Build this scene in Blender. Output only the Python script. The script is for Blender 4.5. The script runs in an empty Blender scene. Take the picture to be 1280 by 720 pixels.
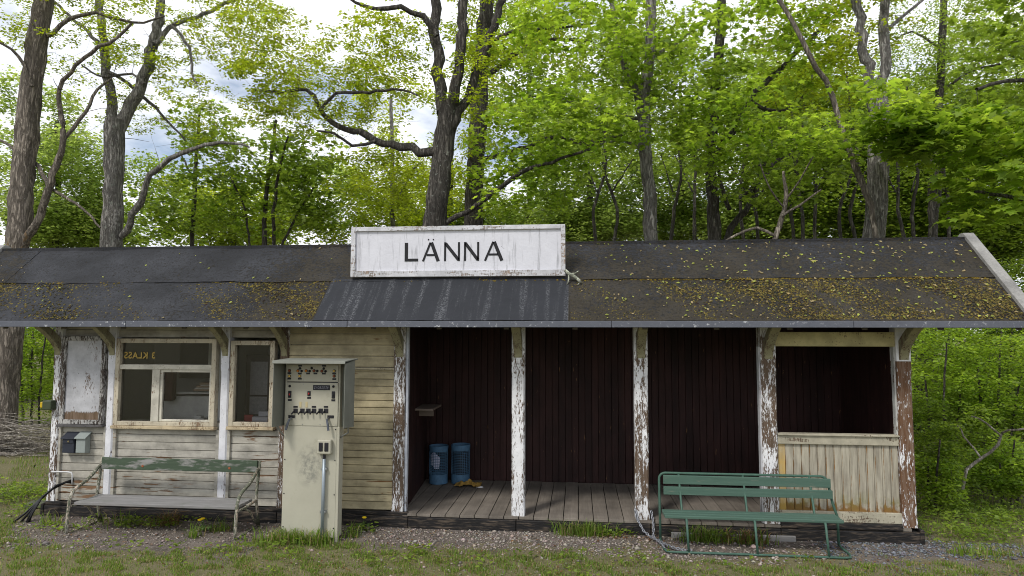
import bpy, bmesh, math, random
import numpy as np
from mathutils import Vector, Matrix

random.seed(7)
RNG = np.random.default_rng(11)
sc = bpy.context.scene
col = sc.collection
rad = math.radians

# ------------------------------------------------------------------ camera
F_PX, PITCH, YAW, ROLL = 814.0, rad(4.236), rad(5.786), rad(0.137)
CAM = Vector((0.63, -6.876, 2.0))
FW = Vector((-math.sin(YAW) * math.cos(PITCH), math.cos(YAW) * math.cos(PITCH), math.sin(PITCH)))
_rt = Vector((math.cos(YAW), math.sin(YAW), 0)); _up = _rt.cross(FW)
RT = math.cos(ROLL) * _rt + math.sin(ROLL) * _up
UP = -math.sin(ROLL) * _rt + math.cos(ROLL) * _up
cd = bpy.data.cameras.new('camera'); cam = bpy.data.objects.new('camera', cd); col.objects.link(cam)
cd.sensor_width = 36; cd.lens = F_PX / 1280 * 36; cd.clip_end = 2000; cd.clip_start = .05
cam.matrix_world = Matrix(((RT.x, UP.x, -FW.x, CAM.x), (RT.y, UP.y, -FW.y, CAM.y), (RT.z, UP.z, -FW.z, CAM.z), (0, 0, 0, 1)))
sc.camera = cam

# ------------------------------------------------------------------ sky, sun, exposure
SUN_EL, SUN_AZ = 49, 212            # azimuth clockwise from +y (north); the sun is behind the viewer, a little left
w = bpy.data.worlds.new('World'); sc.world = w; w.use_nodes = True
nt = w.node_tree; nt.nodes.clear()
N = nt.nodes.new; L = nt.links.new
out = N('ShaderNodeOutputWorld'); bg = N('ShaderNodeBackground'); bg.inputs[1].default_value = .1
sky = N('ShaderNodeTexSky'); sky.sky_type = 'NISHITA'; sky.sun_disc = False
sky.sun_elevation = rad(SUN_EL); sky.sun_rotation = rad(SUN_AZ); sky.air_density = 1; sky.dust_density = 1
tc = N('ShaderNodeTexCoord'); mp = N('ShaderNodeMapping'); mp.inputs['Scale'].default_value = (1, 1, 2.2)
mp.inputs['Location'].default_value = (3.1, 1.2, .4)
nz = N('ShaderNodeTexNoise'); nz.inputs['Scale'].default_value = 3.2; nz.inputs['Detail'].default_value = 8; nz.inputs['Roughness'].default_value = .55
rp = N('ShaderNodeValToRGB'); rp.color_ramp.elements[0].position = .30; rp.color_ramp.elements[1].position = .50
mx = N('ShaderNodeMix'); mx.data_type = 'RGBA'; mx.inputs['B'].default_value = (8.3, 8.7, 9.4, 1)
n2 = N('ShaderNodeTexNoise'); n2.inputs['Scale'].default_value = 7; n2.inputs['Detail'].default_value = 6
r2 = N('ShaderNodeValToRGB'); r2.color_ramp.elements[0].color = (7.4, 7.8, 8.6, 1); r2.color_ramp.elements[1].color = (10, 10.1, 10.4, 1)
r2.color_ramp.elements[0].position = .3; r2.color_ramp.elements[1].position = .62
L(tc.outputs['Generated'], mp.inputs[0]); L(mp.outputs[0], nz.inputs[0]); L(mp.outputs[0], n2.inputs[0])
L(nz.outputs[0], rp.inputs[0]); L(rp.outputs[0], mx.inputs['Factor']); L(sky.outputs[0], mx.inputs['A'])
L(n2.outputs[0], r2.inputs[0]); L(r2.outputs[0], mx.inputs['B'])
L(mx.outputs['Result'], bg.inputs[0]); L(bg.outputs[0], out.inputs[0])
sd = bpy.data.lights.new('sun', 'SUN'); sd.energy = 1.7; sd.angle = rad(10); sd.color = (1, .96, .9)
so = bpy.data.objects.new('sun', sd); col.objects.link(so)
_a, _e = rad(SUN_AZ), rad(SUN_EL)
so.rotation_euler = Vector((math.sin(_a) * math.cos(_e), math.cos(_a) * math.cos(_e), math.sin(_e))).to_track_quat('Z', 'Y').to_euler()
sc.view_settings.view_transform = 'Standard'; sc.view_settings.look = 'None'
sc.view_settings.exposure = 0.45; sc.view_settings.gamma = 1
sc.render.engine = 'CYCLES'
sc.cycles.max_bounces = 9; sc.cycles.diffuse_bounces = 6; sc.cycles.glossy_bounces = 2
sc.cycles.transmission_bounces = 6; sc.cycles.transparent_max_bounces = 8
sc.cycles.use_denoising = True; sc.cycles.pixel_filter_type = 'BLACKMAN_HARRIS'; sc.cycles.filter_width = 1.0

def at(px, py, Y):
    """a pixel of the 1280x720 photograph -> the point on the vertical plane y = Y"""
    d = FW + RT * ((px - 640) / F_PX) - UP * ((py - 360) / F_PX)
    return CAM + d * ((Y - CAM.y) / d.y)
def mpp(Y): return (Y - CAM.y) / F_PX

# ------------------------------------------------------------------ helpers
def tag(o, label=None, cat=None, group=None, kind=None):
    if label: o['label'] = label
    if cat: o['category'] = cat
    if group: o['group'] = group
    if kind: o['kind'] = kind
    return o
def empty(name, loc=(0, 0, 0), rz=0):
    o = bpy.data.objects.new(name, None); o.location = loc; o.rotation_euler.z = rz; o.empty_display_size = .1
    col.objects.link(o); return o

class MB:
    def __init__(s): s.v = []; s.f = []
    def add(s, vs, fs):
        b = len(s.v); s.v += [tuple(v) for v in vs]; s.f += [tuple(i + b for i in f) for f in fs]; return s
    def box(s, x0, x1, y0, y1, z0, z1, M=None):
        vs = [Vector(p) for p in ((x0,y0,z0),(x1,y0,z0),(x1,y1,z0),(x0,y1,z0),(x0,y0,z1),(x1,y0,z1),(x1,y1,z1),(x0,y1,z1))]
        if M is not None: vs = [M @ v for v in vs]
        return s.add(vs, [(0,3,2,1),(4,5,6,7),(0,1,5,4),(1,2,6,5),(2,3,7,6),(3,0,4,7)])
    def prism(s, outline, axis, a, b):
        """outline: 2-D points extruded along axis from a to b"""
        n = len(outline)
        def P(p, t):
            return {'x': (t, p[0], p[1]), 'y': (p[0], t, p[1]), 'z': (p[0], p[1], t)}[axis]
        vs = [P(p, a) for p in outline] + [P(p, b) for p in outline]
        fs = [tuple(range(n))[::-1], tuple(range(n, 2 * n))] + [(i, (i + 1) % n, n + (i + 1) % n, n + i) for i in range(n)]
        return s.add(vs, fs)
    def tube(s, pts, r, sides=8, cap=True, flat=None):
        pts = [Vector(p) for p in pts]; n = len(pts)
        rs = r if isinstance(r, (list, tuple)) else [r] * n
        vs = []; prev = None
        for i, p in enumerate(pts):
            t = (pts[min(i + 1, n - 1)] - pts[max(i - 1, 0)]).normalized()
            if prev is None:
                u = t.orthogonal().normalized() if abs(t.z) > .9 or flat is None else t.cross(Vector((0, 0, 1))).normalized()
            else:
                u = (prev - t * prev.dot(t)).normalized()
            prev = u; v = t.cross(u)
            for k in range(sides):
                a = 2 * math.pi * k / sides
                vs.append(p + (u * math.cos(a) + v * math.sin(a) * (flat or 1)) * rs[i])
        fs = [(i * sides + k, i * sides + (k + 1) % sides, (i + 1) * sides + (k + 1) % sides, (i + 1) * sides + k) for i in range(n - 1) for k in range(sides)]
        if cap: fs += [tuple(range(sides))[::-1], tuple(range((n - 1) * sides, n * sides))]
        return s.add(vs, fs)
    def cyl(s, c, axis, r, h, sides=14, r2=None):
        c = Vector(c); ax = {'x': Vector((1,0,0)), 'y': Vector((0,1,0)), 'z': Vector((0,0,1))}[axis]
        return s.tube([c, c + ax * h], [r, r if r2 is None else r2], sides)
    def lathe(s, c, prof, sides=24):
        c = Vector(c); n = len(prof)
        vs = [c + Vector((r * math.cos(2*math.pi*k/sides), r * math.sin(2*math.pi*k/sides), z)) for r, z in prof for k in range(sides)]
        fs = [(i*sides+k, i*sides+(k+1)%sides, (i+1)*sides+(k+1)%sides, (i+1)*sides+k) for i in range(n-1) for k in range(sides)]
        return s.add(vs, fs)
    def build(s, name, mat, parent=None, bevel=0, smooth=False, loc=None):
        m = bpy.data.meshes.new(name); m.from_pydata(s.v, [], s.f); m.update()
        b = bmesh.new(); b.from_mesh(m); bmesh.ops.recalc_face_normals(b, faces=b.faces); b.to_mesh(m); b.free()
        o = bpy.data.objects.new(name, m); col.objects.link(o)
        if mat: m.materials.append(mat)
        if parent: o.parent = parent
        if loc is not None: o.location = loc
        if bevel:
            md = o.modifiers.new('bevel', 'BEVEL'); md.width = bevel; md.segments = 2; md.limit_method = 'ANGLE'; md.angle_limit = rad(40)
        if smooth: m.polygons.foreach_set('use_smooth', [True] * len(m.polygons))
        return o

def np_mesh(name, V, faces_flat, sizes, mat, parent=None, smooth=False, colors=None):
    m = bpy.data.meshes.new(name)
    m.vertices.add(len(V)); m.vertices.foreach_set('co', np.asarray(V, np.float32).ravel())
    m.loops.add(len(faces_flat)); m.loops.foreach_set('vertex_index', np.asarray(faces_flat, np.int32))
    sizes = np.asarray(sizes, np.int32); st = np.concatenate([[0], np.cumsum(sizes)[:-1]]).astype(np.int32)
    m.polygons.add(len(sizes)); m.polygons.foreach_set('loop_start', st); m.polygons.foreach_set('loop_total', sizes)
    if smooth: m.polygons.foreach_set('use_smooth', np.ones(len(sizes), bool))
    m.update(calc_edges=True)
    if colors is not None:
        a = m.color_attributes.new('tint', 'FLOAT_COLOR', 'POINT'); a.data.foreach_set('color', np.asarray(colors, np.float32).ravel())
    o = bpy.data.objects.new(name, m); col.objects.link(o)
    if mat: m.materials.append(mat)
    if parent: o.parent = parent
    return o

# ------------------------------------------------------------------ materials
class NT:
    def __init__(s, name):
        s.m = bpy.data.materials.new(name); s.m.use_nodes = True; s.t = s.m.node_tree; s.t.nodes.clear()
        s.out = s.n('ShaderNodeOutputMaterial'); s.b = s.n('ShaderNodeBsdfPrincipled'); s.l(s.b.outputs[0], s.out.inputs[0])
        s.b.inputs['Specular IOR Level'].default_value = .3
    def n(s, t, **k):
        o = s.t.nodes.new(t)
        for a, v in k.items(): setattr(o, a, v)
        return o
    def l(s, a, b): s.t.links.new(a, b)
    def obj(s, scale=(1, 1, 1), loc=(0, 0, 0)):
        c = s.n('ShaderNodeTexCoord'); m = s.n('ShaderNodeMapping'); m.inputs['Scale'].default_value = scale; m.inputs['Location'].default_value = loc
        s.l(c.outputs['Object'], m.inputs[0]); return m.outputs[0]
    def noise(s, vec, scale, detail=4, rough=.55, dist=0):
        o = s.n('ShaderNodeTexNoise'); o.inputs['Scale'].default_value = scale; o.inputs['Detail'].default_value = detail
        o.inputs['Roughness'].default_value = rough; o.inputs['Distortion'].default_value = dist
        s.l(vec, o.inputs[0]); return o.outputs[0]
    def vor(s, vec, scale, feat='F1', out='Distance'):
        o = s.n('ShaderNodeTexVoronoi', feature=feat); o.inputs['Scale'].default_value = scale; s.l(vec, o.inputs[0]); return o.outputs[out]
    def ramp(s, fac, stops, interp='LINEAR'):
        o = s.n('ShaderNodeValToRGB'); e = o.color_ramp; e.interpolation = interp
        while len(e.elements) < len(stops): e.elements.new(.5)
        for el, (p, c) in zip(e.elements, stops):
            el.position = p; el.color = (c, c, c, 1) if isinstance(c, (int, float)) else (*c, 1)
        s.l(fac, o.inputs[0]); return o.outputs[0]
    def mix(s, fac, a, b, mode='MIX'):
        o = s.n('ShaderNodeMix', data_type='RGBA', blend_type=mode)
        for k, v in (('Factor', fac), ('A', a), ('B', b)):
            i = o.inputs[k]
            if hasattr(v, 'is_output'): s.l(v, i)
            elif isinstance(v, (int, float)): i.default_value = v if k == 'Factor' else (v, v, v, 1)
            else: i.default_value = (*v, 1)
        return o.outputs['Result']
    def math(s, op, a, b=0.0, c=0.0, clamp=False):
        o = s.n('ShaderNodeMath', operation=op, use_clamp=clamp)
        for i, v in enumerate((a, b, c)):
            if hasattr(v, 'is_output'): s.l(v, o.inputs[i])
            else: o.inputs[i].default_value = v
        return o.outputs[0]
    def sep(s, vec):
        o = s.n('ShaderNodeSeparateXYZ'); s.l(vec, o.inputs[0]); return o.outputs
    def bump(s, h, strength=.4, dist=.01):
        o = s.n('ShaderNodeBump'); o.inputs['Strength'].default_value = strength; o.inputs['Distance'].default_value = dist
        s.l(h, o.inputs['Height']); s.l(o.outputs[0], s.b.inputs['Normal'])
    def col(s, c, rough=.8, metal=0):
        if hasattr(c, 'is_output'): s.l(c, s.b.inputs['Base Color'])
        else: s.b.inputs['Base Color'].default_value = (*c, 1)
        if hasattr(rough, 'is_output'): s.l(rough, s.b.inputs['Roughness'])
        else: s.b.inputs['Roughness'].default_value = rough
        s.b.inputs['Metallic'].default_value = metal
        return s.m

def peeling(name, paint, wood, thr, grain=(14, 14, 2.2), zgrad=None, dirt=.35, seed=0, wood2=None, zsplit=None):
    """old paint flaking off wood; thr: share left bare, zgrad: (z at which wear is strongest, range, amount)"""
    t = NT(name); v = t.obj(grain, (seed * 3.7, seed * 1.3, seed * 2.1)); p = t.obj()
    a = t.noise(v, 1.5, 8, .7, .5); b = t.noise(p, 2.1 + seed * .01, 2); c_ = t.noise(t.obj((70, 70, 16), (seed, seed, 0)), 1.5, 4, .7)
    big = t.math('ADD', t.math('MULTIPLY', c_, .50), t.math('MULTIPLY_ADD', b, .30, t.math('MULTIPLY', a, .50)))          # mean about .65
    if zgrad:
        z = t.sep(p)[2]; g = t.math('SUBTRACT', 1, t.math('DIVIDE', t.math('ABSOLUTE', t.math('SUBTRACT', z, zgrad[0])), zgrad[1]), clamp=True)
        big = t.math('ADD', big, t.math('MULTIPLY', g, zgrad[2]))
    e = .65 + (.5 - thr) * .26
    mask = t.ramp(big, [(max(0, e - .012), 0), (min(1, e + .012), 1)])
    if zsplit is not None:
        z = t.sep(p)[2]; keep = t.math('LESS_THAN', z, zsplit); mask = t.math('MULTIPLY', mask, keep)
    fine = t.noise(t.obj((60, 60, 5)), 2, 5, .7)
    wcol = t.mix(fine, tuple(x * .38 for x in wood), wood2 or tuple(min(1, x * 1.45) for x in wood)); wcol = t.mix(t.ramp(t.noise(t.obj((24, 24, 2.2), (seed, 0, 0)), 1.4, 5, .65), [(.45, 0), (.66, .8)]), wcol, (wood[0] * 1.6, wood[0] * 1.15, wood[0] * .85))
    d = t.ramp(t.noise(p, 5, 6, .65), [(.35, 1 - dirt), (.62, 1)])
    spots = t.ramp(t.noise(p, 38, 3, .5), [(.68, 1), (.73, .5)])
    pc = t.mix(1, t.mix(1, paint, d, 'MULTIPLY'), spots, 'MULTIPLY')
    c = t.mix(mask, pc, wcol)
    h = t.math('ADD', t.math('MULTIPLY', mask, -.5), t.math('MULTIPLY', fine, .3))
    t.bump(h, .6, .006)
    return t.col(c, .75)

def plain(name, c, rough=.6, metal=0, var=.2, scale=8, bump=.1):
    t = NT(name); p = t.obj(); n = t.noise(p, scale, 5, .6)
    k = t.mix(n, tuple(x * (1 - var * 1.6) for x in c), tuple(min(1, x * (1 + var * 1.2)) for x in c))
    if bump: t.bump(t.noise(p, scale * 9, 3), bump, .003)
    return t.col(k, rough, metal)

WHITE = (.80, .80, .81); WOOD = (.11, .074, .048); CREAM = (.42, .36, .21)
def bark(name, c1, c2, lichen=(.36, .38, .33), la=.62, sc_=(9, 9, 1.6), torn=False):
    t = NT(name); v = t.obj(sc_); p = t.obj()
    n = t.noise(v, 2.2, 6, .65, .6); r = t.noise(t.obj((17, 17, 2.4)), 1.5, 7, .72, 1.0)
    rr = t.ramp(r, [(.42, 0), (.56, 1)])
    c = t.mix(t.math('MULTIPLY', t.ramp(n, [(.3, .35), (.65, 1)]), t.math('MULTIPLY_ADD', rr, .85, .15)), c1, c2)
    li = t.ramp(t.noise(p, 11, 7, .72), [(la, 0), (la + .05, 1)])
    c = t.mix(t.math('MULTIPLY', li, .75), c, lichen)
    if torn:
        X, Y, Z = t.sep(p); tz = t.math('SUBTRACT', 1, t.math('DIVIDE', t.math('ABSOLUTE', t.math('SUBTRACT', Z, 3.5)), 1.3), clamp=True)
        tm = t.ramp(t.math('ADD', t.math('MULTIPLY', tz, .5), t.noise(t.obj((5, 5, .7)), 1.4, 5, .6)), [(.80, 0), (.83, 1)])
        tm = t.math('MULTIPLY', tm, t.math('LESS_THAN', Y, 0)); c = t.mix(tm, c, t.mix(r, (.22, .14, .075), (.42, .30, .18)))
    t.bump(t.math('MULTIPLY_ADD', rr, .7, n), 1.0, .04)
    return t.col(c, .9)
def leafmat(name, sat=1.0, trans=.5, gloss=.3):
    t = NT(name); a = t.n('ShaderNodeAttribute', attribute_name='tint')
    t.col(a.outputs['Color'], .5); t.b.inputs['Specular IOR Level'].default_value = gloss
    tr = t.n('ShaderNodeBsdfTranslucent'); hv = t.n('ShaderNodeHueSaturation'); hv.inputs['Hue'].default_value = .489
    hv.inputs['Saturation'].default_value = 1.08; hv.inputs['Value'].default_value = 2.6
    t.l(a.outputs['Color'], hv.inputs['Color']); t.l(hv.outputs[0], tr.inputs[0])
    ms = t.n('ShaderNodeMixShader'); ms.inputs[0].default_value = trans
    t.l(t.b.outputs[0], ms.inputs[1]); t.l(tr.outputs[0], ms.inputs[2]); t.l(ms.outputs[0], t.out.inputs[0])
    return t.m
LEAF = leafmat('leaf')
GRASSM = leafmat('grass_blade', trans=.3, gloss=.2)
BARK_GREY = bark('bark_grey', (.09, .082, .073), (.42, .395, .36), la=.57)
BARK_DARK = bark('bark_dark', (.032, .028, .024), (.165, .148, .128), la=.60)
BARK_BROWN = bark('bark_brown', (.085, .07, .056), (.40, .345, .285), la=.64)
BARK_TORN = bark('bark_torn', (.085, .07, .056), (.40, .345, .285), la=.64, torn=True)
BARK_DEAD = bark('bark_dead', (.32, .275, .225), (.62, .57, .50), la=.7)

# ================================================================== the ground
def ground_mat():
    t = NT('ground'); p = t.obj(); X, Y, Z = t.sep(p)
    a = t.noise(p, 1.1, 5, .6); b = t.noise(p, 14, 6, .7); c = t.noise(p, 70, 4, .7)
    dirt = t.mix(b, (.06, .047, .037), (.24, .20, .165)); dirt = t.mix(1, dirt, t.ramp(t.noise(p, 3.2, 5, .65), [(.35, .55), (.62, 1.1)]), 'MULTIPLY'); dirt = t.mix(t.ramp(c, [(.5, 0), (.7, 1)]), dirt, (.30, .27, .24))
    gr = t.mix(b, (.078, .072, .032), (.20, .178, .085)); gr = t.mix(t.ramp(c, [(.45, 0), (.7, 1)]), gr, (.22, .195, .11))
    # a bare band along the shelter, wider on the left
    e = t.math('ADD', t.math('MULTIPLY', a, 1.0), t.math('MULTIPLY', b, .35))
    band = t.math('ADD', t.math('ADD', Y, .62 + .55), t.math('MULTIPLY', t.math('LESS_THAN', X, -2.4), .55))
    g = t.ramp(t.math('SUBTRACT', t.math('ADD', e, .0), t.math('MULTIPLY', band, .55)), [(.30, 0), (.44, 1)])
    far = t.math('GREATER_THAN', t.math('ABSOLUTE', t.math('SUBTRACT', X, -.6)), 4.8)
    g = t.math('MAXIMUM', g, t.math('MULTIPLY', far, t.ramp(a, [(.3, .4), (.5, 1)])))
    t.bump(t.math('ADD', b, c), .8, .02)
    return t.col(t.mix(g, dirt, gr), .95)
xs = np.unique(np.concatenate([np.linspace(-12, 12, 121), [-600, -300, -150, -80, -40, -25, -18, 18, 25, 40, 80, 150, 300, 600]]))
ys = np.unique(np.concatenate([np.linspace(-8, 10, 91), [-600, -200, -80, -30, -14, 14, 20, 40, 80, 150, 300, 600]]))
GX, GY = np.meshgrid(xs, ys)
def gz(x, y):
    x = np.asarray(x, float); y = np.asarray(y, float)
    k = np.clip((np.hypot(np.maximum(np.abs(x + .6) - 5.2, 0), np.maximum(np.abs(y - .8) - 1.2, 0))) / 2, 0, 1)
    return .018 * np.sin(x * 2.1 + y) * np.cos(y * 2.7 - x * .4) * np.clip(k + .35, 0, 1) + .05 * np.sin(x * .5 + 1) * np.sin(y * .4) * k - .006
gzv = gz(GX, GY)
V = np.stack([GX, GY, gzv], -1).reshape(-1, 3); nx, ny = len(xs), len(ys)
i = np.arange((ny - 1) * (nx - 1)); r_, c_ = i // (nx - 1), i % (nx - 1); q = r_ * nx + c_
tag(np_mesh('ground', V, np.stack([q, q + 1, q + nx + 1, q + nx], -1).ravel(), np.full(len(i), 4), ground_mat(), smooth=True), kind='structure')

# ================================================================== the shelter
B = tag(empty('waiting_shelter', (0, 0, 0)), 'long low wooden railway halt with peeling white posts, dark open bays and mossy roof', 'building')
PX = [-5.25, -4.59, -3.25, -2.57, -1.28, 0.0, 1.275, 2.55, 3.855]
ZF, ZR, ZB = .14, 1.69, 1.775
EY, EZ, RY, RZ = -.45, 2.15, .55, 3.062
SL = (RZ - EZ) / (RY - EY)
def roofz(y): return EZ + (y - EY) * SL if y <= RY else RZ - (y - RY) * (RZ - EZ) / 1.65
PW = [(.095, .36), (.09, .15), (.095, .15), (.09, .6), (.125, .37), (.135, .26), (.139, .31), (.15, .40), (.138, .60)]
GREYP = (.72, .72, .75)
BR_M = peeling('bracket_paint', (.30, .28, .17), WOOD, .30, (20, 20, 4), seed=4)
for k, (x, (wd, th)) in enumerate(zip(PX, PW)):
    zg = [(.5, 1.2, .05), (.3, .6, .03), (.2, .7, .04), (.3, 2, .05), (.55, 1.3, .09), (.6, 1.3, .05), (.5, 1.1, .10), (.9, 1.5, .06), (.9, 2, .05)][k]
    m = peeling('post_paint_%d' % k, WHITE if k not in (1, 2) else GREYP, WOOD if k < 8 else (.135, .068, .034), th, (15, 15, 2.6), zg, .22, seed=k + 1, zsplit=None if k != 8 else 1.62)
    h = wd / 2; b = MB(); ch = .014
    def oct_(hw, c): return [(-hw + c, 0), (hw - c, 0), (hw, c), (hw, 2*hw - c), (hw - c, 2*hw), (-hw + c, 2*hw), (-hw, 2*hw - c), (-hw, c)]
    zs = [(0.0, h, .002), (.05, h, .002), (.09, h, ch), (ZR - ZF - .09, h, ch), (ZR - ZF - .05, h, .002), (ZR - ZF - .006, h, .002), (ZR - ZF, h - .006, .002), (ZR - ZF + .006, h, .002), (roofz(wd) - ZF - .13, h, .002)]
    vs = [(p[0], p[1], z) for z, hw, c in zs for p in oct_(hw, c)]
    fs = [(i * 8 + j, i * 8 + (j + 1) % 8, i * 8 + 8 + (j + 1) % 8, i * 8 + 8 + j) for i in range(len(zs) - 1) for j in range(8)] + [tuple(range(8))[::-1], tuple(range(len(vs) - 8, len(vs)))]
    b.add(vs, fs)
    po = b.build('post', m, B, loc=(x, 0, ZF))
    if k == 8: po['label'] = 'brown post stripped of nearly all its white paint'
    # curved bracket reaching out to the eave
    br = MB(); n = 10; w2 = min(.045, h * .7); vs = []
    for j in range(n + 1):
        a = j / n
        y_out = -.005 - .36 * a ** 1.7; z_out = ZB - ZF + .34 * a
        y_in = y_out + .085 - .02 * a; z_in = z_out + .06 * (1 - a) + .045 * a
        if j == 0: y_in, z_in = .01, z_out
        for xx in (-w2, w2): vs += [(xx, y_out, z_out), (xx, y_in, z_in)]
    fs = []
    for j in range(n):
        o = j * 4
        fs += [(o, o + 2, o + 6, o + 4), (o + 1, o + 5, o + 7, o + 3), (o, o + 4, o + 5, o + 1), (o + 2, o + 3, o + 7, o + 6)]
    fs += [(0, 1, 3, 2), (n * 4, n * 4 + 2, n * 4 + 3, n * 4 + 1)]
    br.add(vs, fs); br.box(-w2, w2, -.40, .03, .42 + ZB - ZF - .085, .42 + ZB - ZF - .02)
    br.build('bracket', BR_M, po, bevel=.004)

# ---- siding: lapped boards
def siding(x0, x1, zs, y, name, m, extra=None):
    b = MB()
    for z0, z1 in zip(zs[:-1], zs[1:]):
        j = random.uniform(-.0015, .0015)
        b.prism([(y + j, z0 + .003), (y + j - .005, z0 + .008), (y + j - .005, z1 - .003), (y + j, z1 - .001), (y + .03, z1 - .001), (y + .03, z0 + .003)], 'x', x0, x1)
    return b.build(name, m, B)
def siding_mat(name, paint, wood, thr, zg, seed, pitch):
    t = NT(name); p = t.obj(); X, Y, Z = t.sep(p)
    a = t.noise(t.obj((1.6, 4, 22), (seed, 0, seed)), 1.7, 7, .62, .4); b2 = t.noise(p, 1.9, 3)
    g = t.math('SUBTRACT', 1, t.math('DIVIDE', t.math('ABSOLUTE', t.math('SUBTRACT', Z, zg[0])), zg[1]), clamp=True)
    big = t.math('ADD', t.math('MULTIPLY_ADD', b2, .5, t.math('MULTIPLY', a, .8)), t.math('MULTIPLY', g, zg[2]))
    # flakes start along the lower edge of each board
    fr = t.math('FRACT', t.math('DIVIDE', t.math('SUBTRACT', Z, .15), pitch))
    edge = t.math('POWER', t.math('ABSOLUTE', t.math('SUBTRACT', t.math('MULTIPLY', fr, 2), 1)), 5)
    big = t.math('ADD', big, t.math('MULTIPLY', edge, .05))
    e = .66 + (.5 - thr) * .5
    mask = t.ramp(big, [(e - .012, 0), (e + .012, 1)])
    fine = t.noise(t.obj((4, 30, 90)), 1.5, 5, .7)
    wc = t.mix(fine, tuple(x * .55 for x in wood), tuple(x * 1.5 for x in wood))
    bc = t.noise(t.obj((.05, .05, 1 / pitch)), 1.0, 0); 
    pc = t.mix(t.ramp(bc, [(.35, 0), (.65, 1)]), tuple(x * .82 for x in paint), paint)
    d = t.ramp(t.noise(p, 4, 7, .7), [(.32, .55), (.6, 1)])
    st = t.ramp(t.noise(t.obj((1.3, 1, 9)), 1.5, 5, .65), [(.36, .74), (.55, 1)])
    pc = t.mix(1, t.mix(1, pc, d, 'MULTIPLY'), st, 'MULTIPLY')
    t.bump(t.math('MULTIPLY_ADD', mask, -.5, t.math('MULTIPLY', fine, .25)), .5, .005)
    return t.col(t.mix(mask, pc, wc), .8)
M_SW = siding_mat('siding_white', (.52, .49, .42), (.18, .105, .058), .19, (.3, .40, .07), 1, .083)
M_SY = siding_mat('siding_cream', (.53, .455, .285), (.17, .085, .03), .1, (.2, .3, .02), 5, .076)
lowz = [.15 + .083 * k for k in range(11)]; lowz[-1] = .985
siding(-5.20, -4.635, lowz + [.985 + .083 * k for k in range(1, 15)], .045, 'siding', M_SW)
siding(-4.545, -3.298, lowz[:-1] + [.965], .045, 'siding', M_SW)
siding(-3.203, -2.615, lowz[:-1] + [.965], .045, 'siding', M_SW)
siding(-4.545, -3.298, [1.975, 2.06, 2.15, 2.3], .045, 'siding', M_SW)
siding(-3.203, -2.615, [1.975, 2.06, 2.15, 2.3], .045, 'siding', M_SW)
zz = [.15, .235, .31] + [.31 + .0764 * k for k in range(1, 18)]; zz = [z for z in zz if z < 1.63] + [1.635]
siding(-2.525, -1.343, zz, .04, 'siding', M_SY)
siding(-2.525, -1.343, [1.66, 1.78, 1.9, 2.02, 2.14, 2.3], .034, 'siding', M_SY)
TR_M = peeling('trim_paint', (.50, .44, .30), WOOD, .3, (3, 20, 20), seed=8)
b = MB().box(-2.525, -1.343, .012, .07, 1.636, 1.658); b.build('trim_rail', TR_M, B, .003)
# corner strips beside the posts
for (x0, x1, z0, z1) in ((-5.20, -5.172, .15, .98), (-4.545, -4.51, .15, .96), (-3.335, -3.298, .15, .96), (-4.66, -4.636, .15, .98), (-3.203, -3.17, .15, .96)):
    MB().box(x0, x1, .012, .043, z0, z1).build('corner_strip', M_SW, B, .003)
MB().box(-1.214, -1.19, .03, .09, ZF, 2.2).build('corner_strip', peeling('strip_paint', (.55, .58, .64), WOOD, .12, seed=12), B, .003)

# ---- blank framed board on the front
fb = MB().box(-5.145, -4.70, .004, .03, 1.045, 1.955).build('notice_board', peeling('board_paint', (.50, .50, .52), (.13, .085, .05), .16, (5, 5, 2.6), (1.06, .1, .5), .3, seed=21), B)
f = MB()
FR_M = peeling('board_frame_paint', (.45, .44, .42), (.05, .042, .036), .52, (18, 18, 3), seed=23)
for q in ((-5.185, -5.135, -.018, .035, 1.005, 1.99), (-4.71, -4.662, -.018, .035, 1.005, 1.99), (-5.135, -4.71, -.016, .035, 1.94, 1.99), (-5.135, -4.71, -.016, .035, 1.005, 1.055)): f.box(*q)
f.build('board_frame', FR_M, fb, .006)
MB().box(-5.20, -4.65, -.035, .035, .975, 1.003).build('sill', peeling('dark_sill', (.10, .095, .095), (.06, .05, .04), .3, seed=25), fb, .005)

# ---- windows of the little office
GL = NT('window_glass')
gt = GL.n('ShaderNodeBsdfTransparent'); gt.inputs[0].default_value = (.9, .9, .9, 1); gg = GL.n('ShaderNodeBsdfGlossy'); gg.inputs['Roughness'].default_value = .03
fz = GL.n('ShaderNodeFresnel'); fz.inputs[0].default_value = 1.45; gm = GL.n('ShaderNodeMixShader')
GL.l(fz.outputs[0], gm.inputs[0]); GL.l(gt.outputs[0], gm.inputs[1]); GL.l(gg.outputs[0], gm.inputs[2]); GL.l(gm.outputs[0], GL.out.inputs[0])
GLASS = GL.m
WF_M = peeling('window_frame_paint', (.56, .50, .38), (.18, .11, .06), .26, (22, 22, 4), seed=31)
WI_M = peeling('window_sash_paint', (.60, .57, .48), (.18, .11, .06), .14, (22, 22, 22), seed=33)
SI_M = peeling('window_sill_paint', (.56, .46, .30), (.19, .12, .065), .3, (3, 22, 22), seed=35)
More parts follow.
